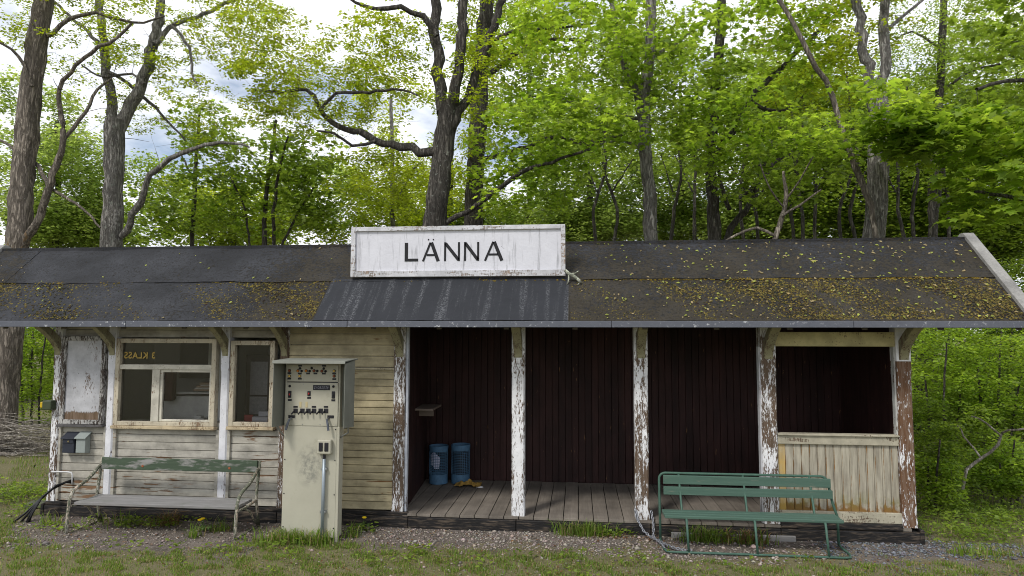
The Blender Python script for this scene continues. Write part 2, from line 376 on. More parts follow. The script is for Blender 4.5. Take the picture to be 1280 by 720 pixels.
def window(x0, x1, z0, z1, transom=None, mull=None, name='window'):
    w_ = MB()
    for q in ((x0, x0 + .052, z0, z1), (x1 - .052, x1, z0, z1), (x0 + .052, x1 - .052, z1 - .05, z1), (x0 + .052, x1 - .052, z0, z0 + .045)):
        w_.box(q[0], q[1], -.004, .075, q[2], q[3])
    W = w_.build('window', WF_M, B, .005)
    a0, a1 = x0 + .052, x1 - .052
    if transom:
        s_ = MB().box(a0, a1, .004, .07, transom[0], transom[1])
        s_.box(mull[0], mull[1], .006, .068, z0 + .045, transom[0])
        for q in ((mull[1], mull[1] + .03, z0 + .047, transom[0]), (a1 - .028, a1, z0 + .047, transom[0])): s_.box(q[0], q[1], .02, .06, q[2], q[3])
        s_.box(mull[1] + .03, a1 - .028, .02, .06, transom[0] - .03, transom[0]); s_.box(mull[1] + .03, a1 - .028, .02, .06, z0 + .047, z0 + .07)
        s_.build('sash_bar', WI_M, W, .004)
        panes = [(a0, a1, transom[1], z1 - .05), (a0, mull[0], z0 + .045, transom[0]), (mull[1] + .03, a1 - .028, z0 + .07, transom[0] - .03)]
    else: panes = [(a0, a1, z0 + .045, z1 - .05)]
    for p in panes: MB().box(p[0], p[1], .042, .046, p[2], p[3]).build('pane', GLASS, W)
    MB().box(x0 - .01, x1 + .02, -.03, .05, z0 - .035, z0 - .002).build('sill', SI_M, W, .005)
    return W
W1 = window(-4.545, -3.355, 1.0, 1.965, (1.62, 1.675), (-4.105, -4.015))
W2 = window(-3.19, -2.68, 1.01, 1.945)
# reversed gilt lettering on the upper pane, read from inside
fc = bpy.data.curves.new('lettering', 'FONT'); fc.body = '3 KLASS'; fc.size = .105; fc.extrude = .0008; fc.space_character = 1.15; fc.offset = .0022
fo = bpy.data.objects.new('tmp', fc); col.objects.link(fo); bpy.context.view_layer.update()
me = bpy.data.meshes.new_from_object(fo.evaluated_get(bpy.context.evaluated_depsgraph_get())); bpy.data.objects.remove(fo)
xs_ = [v.co.x for v in me.vertices]; wtxt = max(xs_) - min(xs_)
for v in me.vertices: v.co = Vector((-4.097 - v.co.x * .37 / wtxt, .039 - v.co.z, 1.742 + v.co.y * .95))
le = bpy.data.objects.new('lettering', me); col.objects.link(le); le.parent = W1; me.materials.append(plain('gilt_paint', (.40, .28, .06), .5, 0, .1))

# ---- inside
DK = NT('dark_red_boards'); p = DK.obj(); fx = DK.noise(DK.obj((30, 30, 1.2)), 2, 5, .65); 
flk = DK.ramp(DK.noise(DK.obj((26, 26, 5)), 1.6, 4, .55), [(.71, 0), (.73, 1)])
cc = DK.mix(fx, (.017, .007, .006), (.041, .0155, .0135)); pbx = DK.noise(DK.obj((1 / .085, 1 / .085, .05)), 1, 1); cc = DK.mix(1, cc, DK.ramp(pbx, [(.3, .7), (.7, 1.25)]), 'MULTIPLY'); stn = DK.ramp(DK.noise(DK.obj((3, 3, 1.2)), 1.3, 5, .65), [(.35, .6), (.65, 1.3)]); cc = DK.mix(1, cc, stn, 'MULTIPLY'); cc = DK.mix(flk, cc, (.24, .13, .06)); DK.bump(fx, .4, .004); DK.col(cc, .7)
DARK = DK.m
def vboards(name, x0, x1, y0, y1, z0, z1, pitch, m, parent=B, gap=.004):
    """upright boards along x (wall facing -y) or along y when x0 == x1"""
    b = MB()
    if x1 - x0 > y1 - y0:
        n = round((x1 - x0) / pitch)
        for k in range(n):
            a, c = x0 + (x1 - x0) * k / n, x0 + (x1 - x0) * (k + 1) / n
            b.prism([(a + gap, y0), (c - gap, y0), (c - .001, y0 + .007), (c - .001, y1), (a + .001, y1), (a + .001, y0 + .007)], 'z', z0, z1)
    else:
        n = round((y1 - y0) / pitch)
        for k in range(n):
            a, c = y0 + (y1 - y0) * k / n, y0 + (y1 - y0) * (k + 1) / n
            b.prism([(x1, a + gap), (x1, c - gap), (x1 - .007, c - .001), (x0, c - .001), (x0, a + .001), (x1 - .007, a + .001)], 'z', z0, z1)
    return b.build(name, m, parent)
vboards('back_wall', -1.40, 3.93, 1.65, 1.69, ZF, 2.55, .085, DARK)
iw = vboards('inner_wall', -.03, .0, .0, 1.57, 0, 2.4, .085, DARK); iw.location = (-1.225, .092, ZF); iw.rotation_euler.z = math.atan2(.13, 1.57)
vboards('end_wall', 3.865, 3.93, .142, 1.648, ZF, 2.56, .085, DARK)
MB().box(3.931, 3.955, .142, 1.70, ZF, 2.5).build('end_wall_siding', M_SY, B)
SH_M = plain('shelf_wood', (.20, .16, .13), .6)
MB().box(-1.31, -1.07, .70, 1.20, 1.125, 1.15).box(-1.31, -1.12, .98, 1.01, 1.03, 1.125).build('shelf', SH_M, B, .004)
# plank floor
FL = NT('floor_planks'); p = FL.obj(); g1 = FL.noise(FL.obj((26, 1.6, 20)), 2, 6, .65); g2 = FL.noise(p, 3, 4)
pb = FL.noise(FL.obj((1 / .155, .02, .02)), 1, 0)
fc_ = FL.mix(g1, (.14, .118, .095), (.33, .29, .245)); fc_ = FL.mix(1, fc_, FL.ramp(g2, [(.3, .6), (.65, 1)]), 'MULTIPLY'); fc_ = FL.mix(1, fc_, FL.ramp(pb, [(.3, .75), (.7, 1)]), 'MULTIPLY'); FL.bump(g1, .4, .004); FL.col(fc_, .8)
b = MB(); n = 34
for k in range(n):
    a = -1.38 + 5.24 * k / n; c = -1.38 + 5.24 * (k + 1) / n; dz = random.uniform(-.003, .003)
    b.box(a + .004, c - .004, (-.012 + random.uniform(-.006, .004)) if c > -1.2 else .1, 1.648, ZF - .03, ZF - .002 + dz)
b.build('floor', FL.m, B, .002)
# tarred sill beam
TA = NT('tarred_beam'); p = TA.obj(); a = TA.noise(TA.obj((3, 14, 22)), 2, 6, .65); 
TA.bump(a, .7, .012); TA.col(TA.mix(TA.ramp(a, [(.5, 0), (.68, 1)]), (.012, .011, .011), (.11, .085, .062)), .65)
b = MB()
for x0, x1 in ((-5.30, -2.6), (-2.595, -1.16), (-1.155, -.02), (-.015, 1.35), (1.355, 2.62), (2.625, 3.93)):
    z = random.uniform(-.004, .004); b.box(x0, x1, -.03 + z, .10, -.06, ZF - .034 + z)
b.box(-5.30, -1.16, -.012, .02, ZF - .03, ZF + .012); b.box(2.63, 3.78, -.02, .02, ZF - .03, ZF + .03)
b.box(3.93, 3.97, -.03, 1.7, -.06, ZF - .01); b.box(-5.34, -5.305, -.03, 1.7, -.06, ZF - .01)
b.build('sill_beam', TA.m, B, .008)
MB().box(-5.3, 3.93, 1.6, 1.7, -.06, ZF - .04).build('sill_beam', TA.m, B)
# half wall and lintel of the last bay
HW = siding_mat('half_wall_boards', (.50, .46, .35), (.19, .10, .04), .05, (.2, .1, .0), 9, 10.0)
t = NT('half_wall'); p = t.obj(); X, Y, Z = t.sep(p)
a = t.noise(t.obj((14, 14, 1.6)), 1.8, 7, .65); v2 = t.noise(p, 7, 5, .65)
pc = t.mix(t.ramp(a, [(.35, 0), (.65, 1)]), (.23, .205, .16), (.43, .395, .31))
frx = t.math('FRACT', t.math('DIVIDE', t.math('SUBTRACT', X, 2.628), .0783))
ed = t.math('POWER', t.math('ABSOLUTE', t.math('SUBTRACT', t.math('MULTIPLY', frx, 2), 1)), 7)
low = t.math('SUBTRACT', 1, t.math('DIVIDE', t.math('SUBTRACT', Z, .27), .16), clamp=True)
rot = t.ramp(t.math('ADD', t.math('MULTIPLY', v2, .75), t.math('ADD', t.math('MULTIPLY', ed, .31), t.math('MULTIPLY', low, .34))), [(.56, 0), (.66, 1)])
c = t.mix(rot, pc, t.mix(v2, (.10, .045, .012), (.30, .16, .05)))
grn = t.math('MULTIPLY', t.math('SUBTRACT', 1, t.math('DIVIDE', t.math('ABSOLUTE', t.math('SUBTRACT', Z, .36)), .14), clamp=True), t.ramp(v2, [(.45, 0), (.6, 1)]))
c = t.mix(t.math('MULTIPLY', grn, .45), c, (.16, .17, .04))
yel = t.math('MULTIPLY', t.math('LESS_THAN', X, 2.704), t.ramp(v2, [(.35, .4), (.6, .85)])); c = t.mix(yel, c, (.50, .33, .09))
t.bump(t.math('ADD', a, rot), .4, .005); HWM = t.col(c, .8)
vboards('half_wall', 2.628, 3.785, .045, .07, .27, .93, .0783, HWM, gap=.005)
HR = peeling('rail_paint', (.43, .395, .30), WOOD, .2, (3, 20, 20), seed=41)
MB().box(2.628, 3.787, .02, .1, .925, 1.012).box(2.628, 3.787, .0, .11, 1.012, 1.03).build('top_rail', HR, B, .005)
MB().box(2.628, 3.787, .015, .1, .17, .272).build('bottom_rail', HR, B, .005)
MB().box(2.628, 3.787, .02, .1, 1.905, 2.05).build('lintel', peeling('lintel_paint', (.50, .44, .22), WOOD, .1, (3, 20, 20), seed=43), B, .004)
MB().box(3.772, 3.788, .03, .09, 1.03, 1.905).build('jamb', peeling('jamb_paint', (.55, .55, .52), WOOD, .25, seed=44), B)
MB().box(2.46, 2.475, .02, .1, ZF, 1.9).build('jamb', peeling('jamb_paint_b', (.58, .58, .60), WOOD, .2, seed=45), B)
# plate beam under the rafters, over the open bays
MB().box(-5.30, 3.93, .14, .24, 2.10, 2.24).build('wall_plate', peeling('plate_paint', (.05, .04, .03), WOOD, .1, seed=46), B)
# the office room behind the windows
OW = plain('office_wall', (.6, .6, .55), .8, 0, .15, 3)
vb = MB().box(-5.20, -1.42, 1.62, 1.65, ZF, 2.55).box(-5.24, -5.205, .08, 1.65, ZF, 2.55); vb.build('office_wall', OW, B)
MB().box(-5.2, -1.42, .08, 1.62, ZF - .02, ZF).build('office_floor', plain('office_floor_mat', (.10, .08, .06)), B)
MB().box(-5.2, -1.42, .25, 1.62, 2.19, 2.21).build('office_ceiling', plain('office_ceiling_mat', (.4, .4, .37)), B)
MB().box(-2.62, -1.42, .09, .11, ZF, 2.15).box(-3.6, -3.55, .5, 1.62, ZF, 2.18).build('office_partition', OW, B)
MB().box(-4.42, -3.62, .62, .95, ZF, 1.27).box(-4.40, -3.62, .60, .62, 1.30, 1.32).build('office_cupboard', plain('office_cupboard_paint', (.55, .55, .52), .6), B)
MB().box(-4.0, -3.62, .64, .92, 1.33, 1.355).box(-3.98, -3.66, .66, .9, 1.37, 1.395).box(-3.94, -3.64, .66, .9, 1.405, 1.43).build('office_shelf', plain('office_shelf_wood', (.36, .27, .19)), B)
MB().box(-3.97, -3.70, .62, .9, 1.355, 1.372).box(-3.9, -3.68, .62, .9, 1.395, 1.407).build('office_papers', plain('office_paper', (.6, .58, .52)), B)
MB().box(-4.42, -3.62, 1.0, 1.02, 1.46, 2.18).build('office_dark_board', plain('office_dark', (.06, .055, .045)), B)
MB().box(-4.02, -3.60, .97, .99, 1.58, 2.18).build('office_pale_panel', plain('office_pale', (.5, .5, .44)), B)
MB().box(-4.33, -4.18, .5, .60, 1.22, 1.58).build('office_coat', plain('dark_coat', (.05, .015, .015), .9), B, .03)

# ---- roof
RX0, RX1 = -6.5, 4.76
def felt():
    t = NT('roof_felt'); p = t.obj(); X, Y, Z = t.sep(p)
    n = t.noise(p, 5, 6, .65); f = t.noise(p, 120, 3, .7); sk2 = t.ramp(t.noise(p, 46, 5, .72), [(.52, 0), (.62, 1)]); blot = t.ramp(t.noise(t.obj((1, 1, 1.3)), 1.7, 5, .65), [(.35, .62), (.68, 1.35)])
    base = t.mix(n, (.016, .017, .020), (.036, .0375, .043)); base = t.mix(t.ramp(f, [(.55, 0), (.75, .6)]), base, (.075, .076, .082)); base = t.mix(1, base, blot, 'MULTIPLY'); base = t.mix(t.math('MULTIPLY', sk2, .75), base, (.009, .008, .006))
    # patch of newer felt under the name board: grey streaks, no moss
    sk = t.math('ADD', X, t.math('MULTIPLY', t.math('SUBTRACT', Z, EZ), -.30))
    patch = t.math('MULTIPLY', t.math('MULTIPLY', t.math('GREATER_THAN', X, -2.06), t.math('LESS_THAN', X, .535)), t.math('LESS_THAN', Z, 2.625))
    strk = t.math('MULTIPLY', t.ramp(t.noise(t.obj((9, .6, .6), (2, 0, 0)), 1.2, 5, .65), [(.50, 0), (.72, 1)]), t.ramp(t.noise(p, 60, 5, .75), [(.46, 0), (.62, 1)]))
    pcol = t.mix(t.math('MULTIPLY', strk, .34), t.mix(n, (.017, .0185, .022), (.029, .031, .037)), (.42, .43, .45))
    # moss
    right = t.math('MULTIPLY', t.ramp(t.math('DIVIDE', t.math('ADD', X, 6.5), 11.3), [(.03, .8), (.07, .3), (.28, .42), (.37, .95), (.40, .9), (.62, .95), (.75, .85), (1, .95)]), 1)
    lowb = t.ramp(t.math('DIVIDE', t.math('SUBTRACT', Z, EZ), RZ - EZ), [(0, 1), (.25, .9), (.5, .85), (.56, .85), (1, .68)])
    mm = t.math('MULTIPLY', right, lowb)
    mo = t.noise(t.obj((1, 1, 1.6)), 26, 5, .68); cl = t.noise(p, 2.6, 3, .6)
    mask = t.ramp(t.math('MULTIPLY', t.math('ADD', t.math('MULTIPLY_ADD', cl, .5, mo), t.math('MULTIPLY', mm, .5)), .855), [(.88, 0), (.95, 1)])
    mask = t.math('MULTIPLY', mask, t.math('SUBTRACT', 1, patch))
    mcol = t.mix(t.noise(p, 40, 4, .7), (.014, .011, .005), (.075, .052, .012))
    c = t.mix(patch, base, pcol); c = t.mix(t.math('MULTIPLY', mask, .42), c, mcol)
    t.bump(t.math('ADD', t.math('MULTIPLY', f, .3), t.math('MULTIPLY', mask, t.math('MULTIPLY', mo, 1.4))), .8, .012)
    return t.col(c, .85)
FELT = felt()
b = MB(); nrm = Vector((0, -SL, 1)).normalized()
def slab(x0, x1, y0, y1, lift, th=.006):
    o = nrm * lift; q = nrm * (lift + th)
    nx_ = max(3, int((x1 - x0) / .06)); ny_ = 9; vs = []
    for lay in (o, q):
        for j in range(ny_ + 1):
            for i_ in range(nx_ + 1):
                x = x0 + (x1 - x0) * i_ / nx_; y = y0 + (y1 - y0) * j / ny_
                e = .5 * (j in (0, ny_)); wv = .006 * math.sin(x * 1.9 + y * 3 + lift * 500) * math.sin(x * .63 + 1) + .0035 * math.sin(x * 7.3 + y * 9) + .002 * math.sin(x * 23 + y * 31)
                if j == 0 and y0 > EY: y += .004 * math.sin(x * 5.1) + .003 * math.sin(x * 17)
                vs.append(Vector((x, y, roofz(y))) + lay + nrm * (wv * .8))
    m_ = (nx_ + 1) * (ny_ + 1); fs = []
    for j in range(ny_):
        for i_ in range(nx_):
            a = j * (nx_ + 1) + i_; fs += [(a, a + nx_ + 1, a + nx_ + 2, a + 1), (m_ + a, m_ + a + 1, m_ + a + nx_ + 2, m_ + a + nx_ + 1)]
    for i_ in range(nx_): fs += [(i_, i_ + 1, m_ + i_ + 1, m_ + i_)]; t_ = ny_ * (nx_ + 1) + i_; fs += [(t_ + 1, t_, m_ + t_, m_ + t_ + 1)]
    for j in range(ny_): a = j * (nx_ + 1); c = a + nx_; fs += [(a + nx_ + 1, a, m_ + a, m_ + a + nx_ + 1), (c, c + nx_ + 1, m_ + c + nx_ + 1, m_ + c)]
    b.add(vs, fs)
YS = .062
slab(RX0, -2.06, EY - .004, YS, 0); slab(-2.07, .545, EY - .004, YS, .007); slab(.53, RX1, EY - .004, YS, 0)
slab(RX0, -5.98, YS - .03, RY, .014); slab(-6.0, .7, YS - .035, RY, .010); slab(.68, RX1, YS - .03, RY, .012)
b.box(RX0, RX1, RY - .05, RY + .05, RZ - .03, RZ + .014)
b.add([(RX0, RY, RZ), (RX1, RY, RZ), (RX1, 2.2, EZ), (RX0, 2.2, EZ), (RX0, RY, RZ + .01), (RX1, RY, RZ + .01), (RX1, 2.2, EZ + .01), (RX0, 2.2, EZ + .01)], [(0, 3, 2, 1), (4, 5, 6, 7), (0, 1, 5, 4), (1, 2, 6, 5), (2, 3, 7, 6), (3, 0, 4, 7)])
RO = b.build('roof', FELT, B)
# deck boards and rafters underneath
UND = plain('roof_boards', (.075, .062, .042), .8, 0, .3, 6)
b = MB()
for (y0, y1, n) in ((EY + .01, RY, 9), (RY, 2.18, 12)):
    for k in range(n):
        a, c = y0 + (y1 - y0) * k / n, y0 + (y1 - y0) * (k + 1) / n - .006
        b.add([(x, y, roofz(y) - d) for d in (.026, .004) for x, y in ((RX0 + .02, a), (RX1 - .02, a), (RX1 - .02, c), (RX0 + .02, c))], [(0, 3, 2, 1), (4, 5, 6, 7), (0, 1, 5, 4), (1, 2, 6, 5), (2, 3, 7, 6), (3, 0, 4, 7)])
b.build('roof_deck', UND, RO)
for x in np.arange(-6.2, 4.7, .68):
    b = MB(); b.add([(x + dx, y, roofz(y) - d) for d in (.11, .03) for dx, y in ((-.025, EY + .03), (.025, EY + .03), (.025, RY), (-.025, RY))], [(0, 3, 2, 1), (4, 5, 6, 7), (0, 1, 5, 4), (1, 2, 6, 5), (2, 3, 7, 6), (3, 0, 4, 7)]); b.build('rafter', UND, RO)
FA = NT('eave_flashing'); p = FA.obj(); n = FA.noise(FA.obj((3, 3, 3)), 6, 6, .7)
sp = FA.ramp(FA.noise(p, 26, 5, .7), [(.60, 0), (.66, 1)]); lf = FA.ramp(FA.noise(p, .9, 2), [(.45, 0), (.6, 1)])
c = FA.mix(n, (.075, .08, .098), (.13, .138, .165)); c = FA.mix(FA.math('MULTIPLY', sp, FA.math('MULTIPLY_ADD', lf, .6, .2)), c, (.55, .56, .58)); FA.bump(n, .3, .004); FA.col(c, .6)
b = MB()
for a, c in ((RX0, -4.1), (-4.095, -1.7), (-1.695, .95), (.955, 3.2), (3.205, RX1 + .02)):
    j = random.uniform(-.003, .003)
    b.box(a, c, EY - .022 + j, EY - .006, EZ - .062, EZ + .0)
b.build('eave_flashing', FA.m, RO, .003)
VM = NT('verge_capping'); p = VM.obj(); n = VM.noise(p, 40, 5, .75); k = VM.noise(p, 5, 4)
VM.bump(n, .6, .006); VM.col(VM.mix(1, VM.mix(n, (.16, .155, .145), (.40, .39, .365)), VM.ramp(k, [(.3, .65), (.6, 1)]), 'MULTIPLY'), .9)
def verge(x0, x1):
    g = MB(); pts = [(EY - .03, EZ - .05), (EY - .03, EZ + .02), (RY - .02, RZ + .06), (RY + .04, RZ + .06), (2.2, EZ + .05), (2.2, EZ - .06), (RY, RZ - .1), (EY + .04, EZ - .06)]
    return g.prism(pts, 'x', x0, x1).build('verge_board', VM.m, RO, .004)
verge(RX1, RX1 + .11); verge(RX0 - .11, RX0)
# gable infill under both roof ends
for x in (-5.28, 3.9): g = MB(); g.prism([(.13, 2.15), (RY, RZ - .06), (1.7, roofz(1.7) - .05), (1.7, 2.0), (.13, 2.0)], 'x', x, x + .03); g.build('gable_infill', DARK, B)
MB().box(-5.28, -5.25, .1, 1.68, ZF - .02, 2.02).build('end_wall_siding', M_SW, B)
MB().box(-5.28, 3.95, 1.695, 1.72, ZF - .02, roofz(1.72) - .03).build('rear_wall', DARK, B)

# moss cushions and fallen leaflets on the felt
def flakes(n, pick, size, tmpl, lift, flat, tint):
    P = pick(n); n = len(P); k = len(tmpl); s = size * RNG.uniform(.5, 1.3, n)
    a = RNG.uniform(0, 6.28, n); T = np.asarray(tmpl, float)
    ex = np.array([1., 0, 0]); ey = np.array([0, 1, SL]) / math.hypot(1, SL); nn = np.array(nrm)
    u = np.cos(a)[:, None] * ex + np.sin(a)[:, None] * ey; v = -np.sin(a)[:, None] * ex + np.cos(a)[:, None] * ey
    tl = nn + RNG.normal(0, flat, (n, 3)); 
    V = P[:, None] + s[:, None, None] * (T[None, :, 0:1] * u[:, None] + T[None, :, 1:2] * v[:, None] + T[None, :, 2:3] * tl[:, None]) + lift * nn
    return V, tint(n)
def on_roof(n, dens):
    x = RNG.uniform(RX0 + .02, RX1 - .02, n * 6); y = RNG.uniform(EY + .01, RY - .03, n * 6)
    h = (y - EY) / (RY - EY); cl = .5 + .5 * np.sin(x * 3.1 + np.sin(y * 7 + x * 1.7) * 1.5) * np.sin(y * 9 + x * .8)
    ok = RNG.uniform(0, 1, n * 6) < dens(x, h, cl); ok &= ~((x > -2.08) & (x < .56) & (h < .53)); ok &= ~((x > -1.87) & (x < .52) & (h > .48) & (h < .62))
    x, y = x[ok][:n], y[ok][:n]
    return np.stack([x, y, EZ + (y - EY) * SL + .012], -1)
def mdens(x, h, cl):
    xr = np.interp(x, [-6.5, -6.1, -5.6, -3.6, -2.7, -2.1, .55, 2, 3.5, 4.7], [.7, .5, .16, .25, .6, .9, .8, .8, .7, .9])
    hr = np.interp(h, [0, .2, .45, .52, .56, .8, 1], [1, .95, .8, .9, .85, .7, .4])
    return xr * hr * (.06 + .94 * cl ** 1.6)
lump = [(0, 0, .45)] + [(math.cos(a) * (1 + .25 * math.sin(3 * a)), math.sin(a) * .8, 0) for a in np.linspace(0, 6.28, 8)[:-1]]
MV, MC = flakes(32000, lambda n: on_roof(n, mdens), .0105, lump, -.003, .15, lambda n: np.array([.088, .067, .012]) * RNG.choice([.15, .3, .7, 1.1, 1.7], (n, 1)) + RNG.uniform(0, .012, (n, 3)))
sx_ = RNG.uniform(.6, 4.7, 900); sx2 = RNG.uniform(-6.5, .5, 500); sx_ = np.concatenate([sx_, sx2[RNG.uniform(0, 1, 500) < .5]])
MV2, MC2 = flakes(len(sx_), lambda n: np.stack([sx_, (sy_ := YS - .035 + RNG.normal(0, .008, n)), EZ + (sy_ - EY) * SL + .018], -1), .011, lump, -.003, .15, lambda n: np.array([.12, .082, .010]) * RNG.uniform(.5, 1.6, (n, 1)))
MV = np.concatenate([MV, MV2]); MC = np.concatenate([MC, MC2])
nm = len(MV); F = np.array([[0, 1 + i, 1 + (i + 1) % 7] for i in range(7)])
moss_m = NT('moss'); aa = moss_m.n('ShaderNodeAttribute', attribute_name='tint'); pn = moss_m.noise(moss_m.obj(), 150, 3); moss_m.bump(pn, .8, .01); moss_m.col(aa.outputs['Color'], 1)
o = np_mesh('roof_moss', MV.reshape(-1, 3), (F[None] + np.arange(nm)[:, None, None] * 8).ravel(), np.full(nm * 7, 3), moss_m.m, smooth=True,
            colors=np.repeat(np.c_[MC, np.ones(nm)], 8, 0)); tag(o, 'brown green cushions of moss scattered over the black felt roof', 'moss', kind='stuff')
ldens = lambda x, h, cl: np.interp(x, [-6.5, -2, .5, 1.2, 3.5, 4.7], [.05, .05, .25, .7, 1, .9]) * (.5 + .5 * cl)
leaf4 = [(-.5, 0, 0), (0, .32, .15), (.6, 0, 0), (0, -.32, .15)]
LV, LC = flakes(520, lambda n: on_roof(n, ldens), .032, leaf4, .012, .4, lambda n: np.where(RNG.uniform(0, 1, (n, 1)) < .55, [[.40, .44, .09]], [[.42, .34, .17]]) * RNG.uniform(.6, 1.3, (n, 1)))
nl = len(LV); F = np.array([[0, 1, 2], [0, 2, 3]])
o = np_mesh('fallen_leaves', LV.reshape(-1, 3), (F[None] + np.arange(nl)[:, None, None] * 4).ravel(), np.full(nl * 2, 3), LEAF, colors=np.repeat(np.c_[LC, np.ones(nl)], 4, 0))
tag(o, 'small yellow green leaflets fallen on the mossy roof', 'leaves', kind='stuff')

# ================================================================== name board on the roof
S = tag(empty('station_sign', (-.672, .03, 2.64)), 'white painted wooden name board with black capital letters standing on the roof', 'sign')
SM = NT('sign_paint'); p = SM.obj(); n = SM.noise(SM.obj((2, 2, 2)), 3, 6, .65)
dr = SM.ramp(SM.noise(SM.obj((16, 1, 1.6)), 1.3, 5, .65), [(.55, 1), (.72, .52)]); cr = SM.ramp(SM.noise(SM.obj((1, 1, 2)), 9, 6, .75, 1.2), [(.67, 1), (.70, .35)])
c = SM.mix(1, SM.mix(n, (.52, .52, .56), (.72, .72, .765)), dr, 'MULTIPLY'); c = SM.mix(1, c, cr, 'MULTIPLY'); SM.bump(SM.math('MULTIPLY', cr, SM.noise(p, 30, 5)), .5, .006); SM.col(c, .55)
FRM = peeling('sign_frame_paint', (.62, .62, .64), (.22, .19, .165), .32, (5, 20, 20), seed=51)
MB().box(-1.13, 1.13, 0, .02, .02, .54).build('board', SM.m, S)
f = MB()
for q in ((-1.174, -1.125, 0, .552), (1.125, 1.172, 0, .552)): f.box(q[0], q[1], -.026, .03, q[2], q[3])
f.box(-1.125, 1.125, -.024, .03, .505, .552); f.box(-1.125, 1.125, -.024, .03, 0, .068)
f.build('frame', FRM, S, .004)
for x in (-.8, .8): MB().box(x - .03, x + .03, .031, .085, .0, .5).build('support', WI_M, S)
BLK = plain('black_lettering', (.012, .012, .014), .5)
# letters drawn as strokes on the board: L, A with two dots, N, N, A
LZ0, LH, ST = .170, .205, .036
def stroke(mb, p, q, wd):
    p, q = Vector((p[0], 0, p[1])), Vector((q[0], 0, q[1])); d = (q - p).normalized(); s_ = Vector((d.z, 0, -d.x)) * wd / 2
    vs = [p - s_, p + s_, q + s_, q - s_]; vs = [v + Vector((0, -.004, 0)) for v in vs] + [v + Vector((0, .002, 0)) for v in vs]
    mb.add(vs, [(0, 1, 2, 3), (7, 6, 5, 4), (0, 4, 5, 1), (1, 5, 6, 2), (2, 6, 7, 3), (3, 7, 4, 0)])
def letter(ch, x0, x1):
    z0, z1 = LZ0, LZ0 + LH; m = MB(); t = ST
    if ch == 'L': stroke(m, (x0 + t / 2, z0), (x0 + t / 2, z1), t); stroke(m, (x0 + t, z0 + t * .42), (x1, z0 + t * .42), t * .84)
    if ch in 'AÄ':
        xm = (x0 + x1) / 2
        stroke(m, (x0 + .014, z0), (xm - .004, z1), t * .62); stroke(m, (xm + .006, z1 + .0003), (x1 - .018, z0), t * 1.0); stroke(m, (x0 + .055, z0 + LH * .33), (x1 - .06, z0 + LH * .33), t * .6)
        if ch == 'Ä':
            for s in (-1, 1): m.cyl((xm + s * .027, .002, z1 + .032), 'y', .0085, -.006, 12)
    if ch == 'N':
        stroke(m, (x0 + t * .3, z0), (x0 + t * .3, z1), t * .6); stroke(m, (x1 - t * .3, z0), (x1 - t * .3, z1), t * .6)
        stroke(m, (x0 + t * .4, z1 - .012), (x1 - t * .4, z0 + .012), t * .95)
    m.build('letter', BLK, S)
for ch, a, c in (('L', -.575, -.425), ('Ä', -.385, -.185), ('N', -.138, .035), ('N', .08, .245), ('A', .295, .51)): letter(ch, a, c)

# ================================================================== things on and around the shelter
# ---- electric control cabinet
K = tag(empty('control_cabinet', (-2.0, -.58, 0)), 'tall cream steel control cabinet with switches and indicator lamps under a grey hood', 'cabinet')
KM = NT('cabinet_paint'); p = KM.obj(); n = KM.noise(p, 3.5, 6, .65); s1 = KM.ramp(KM.noise(p, 9, 5, .7), [(.60, 0), (.75, 1)])
c = KM.mix(n, (.34, .325, .255), (.48, .46, .37)); X, Y, Z = KM.sep(p)
blob = KM.math('SUBTRACT', 1, KM.math('MULTIPLY', KM.math('ADD', KM.math('POWER', KM.math('MULTIPLY', X, 6), 2), KM.math('POWER', KM.math('MULTIPLY', KM.math('SUBTRACT', Z, .72), 4.2), 2)), 1), clamp=True)
c = KM.mix(KM.math('MULTIPLY', blob, KM.ramp(KM.noise(p, 14, 5, .7), [(.42, 0), (.62, .75)])), c, (.12, .125, .115)); c = KM.mix(KM.math('MULTIPLY', s1, .3), c, (.2, .18, .13))
KM.bump(KM.noise(p, 60, 3), .12, .003); KM.col(c, .5)
HD = plain('hood_paint', (.19, .195, .165), .55, 0, .22, 7)
MET = plain('dull_metal', (.34, .35, .36), .4, .8, .15)
DKM = plain('dark_plastic', (.018, .018, .022), .45)
RED = plain('red_plastic', (.45, .03, .03), .4); ORG = plain('orange_lens', (.75, .26, .04), .3); AMB = plain('amber_lens', (.85, .55, .15), .3); RST = plain('rust_lens', (.30, .09, .04), .4)
MB().box(-.285, .285, .004, .125, .035, 1.73).build('body', KM.m, K, .006)
MB().box(-.278, .262, -.004, .004, .04, 1.105).build('door', KM.m, K, .002)
MB().box(-.272, .268, -.006, .004, 1.112, 1.535).build('switch_panel', KM.m, K, .002)
MB().box(-.266, .266, -.006, .004, 1.545, 1.71).build('lamp_panel', KM.m, K, .002)
MB().box(-.262, .262, .0025, .006, 1.534, 1.547).build('seam', DKM, K)
MB().box(.262, .289, -.002, .03, -.05, 1.10).build('leg', KM.m, K, .003); MB().box(-.283, -.255, .08, .12, -.05, .06).build('leg', HD, K, .003); MB().box(.15, .20, .02, .06, -.05, .06).build('leg', HD, K, .003)
h = MB(); 
h.prism([(-.215, 1.12), (.125, 1.10), (.125, 1.755), (-.215, 1.745)], 'x', -.308, -.302); h.prism([(-.215, 1.12), (.06, 1.10), (.06, 1.755), (-.215, 1.745)], 'x', .405, .411)
h.prism([(-.228, 1.745), (.13, 1.757), (.13, 1.772), (-.228, 1.760), (-.235, 1.732), (-.228, 1.732)], 'x', -.313, .416)
h.box(.288, .404, .052, .06, 1.1, 1.745); h.box(-.3015, .284, .1255, .130, 1.1, 1.745)
HO = h.build('hood', HD, K, .002)
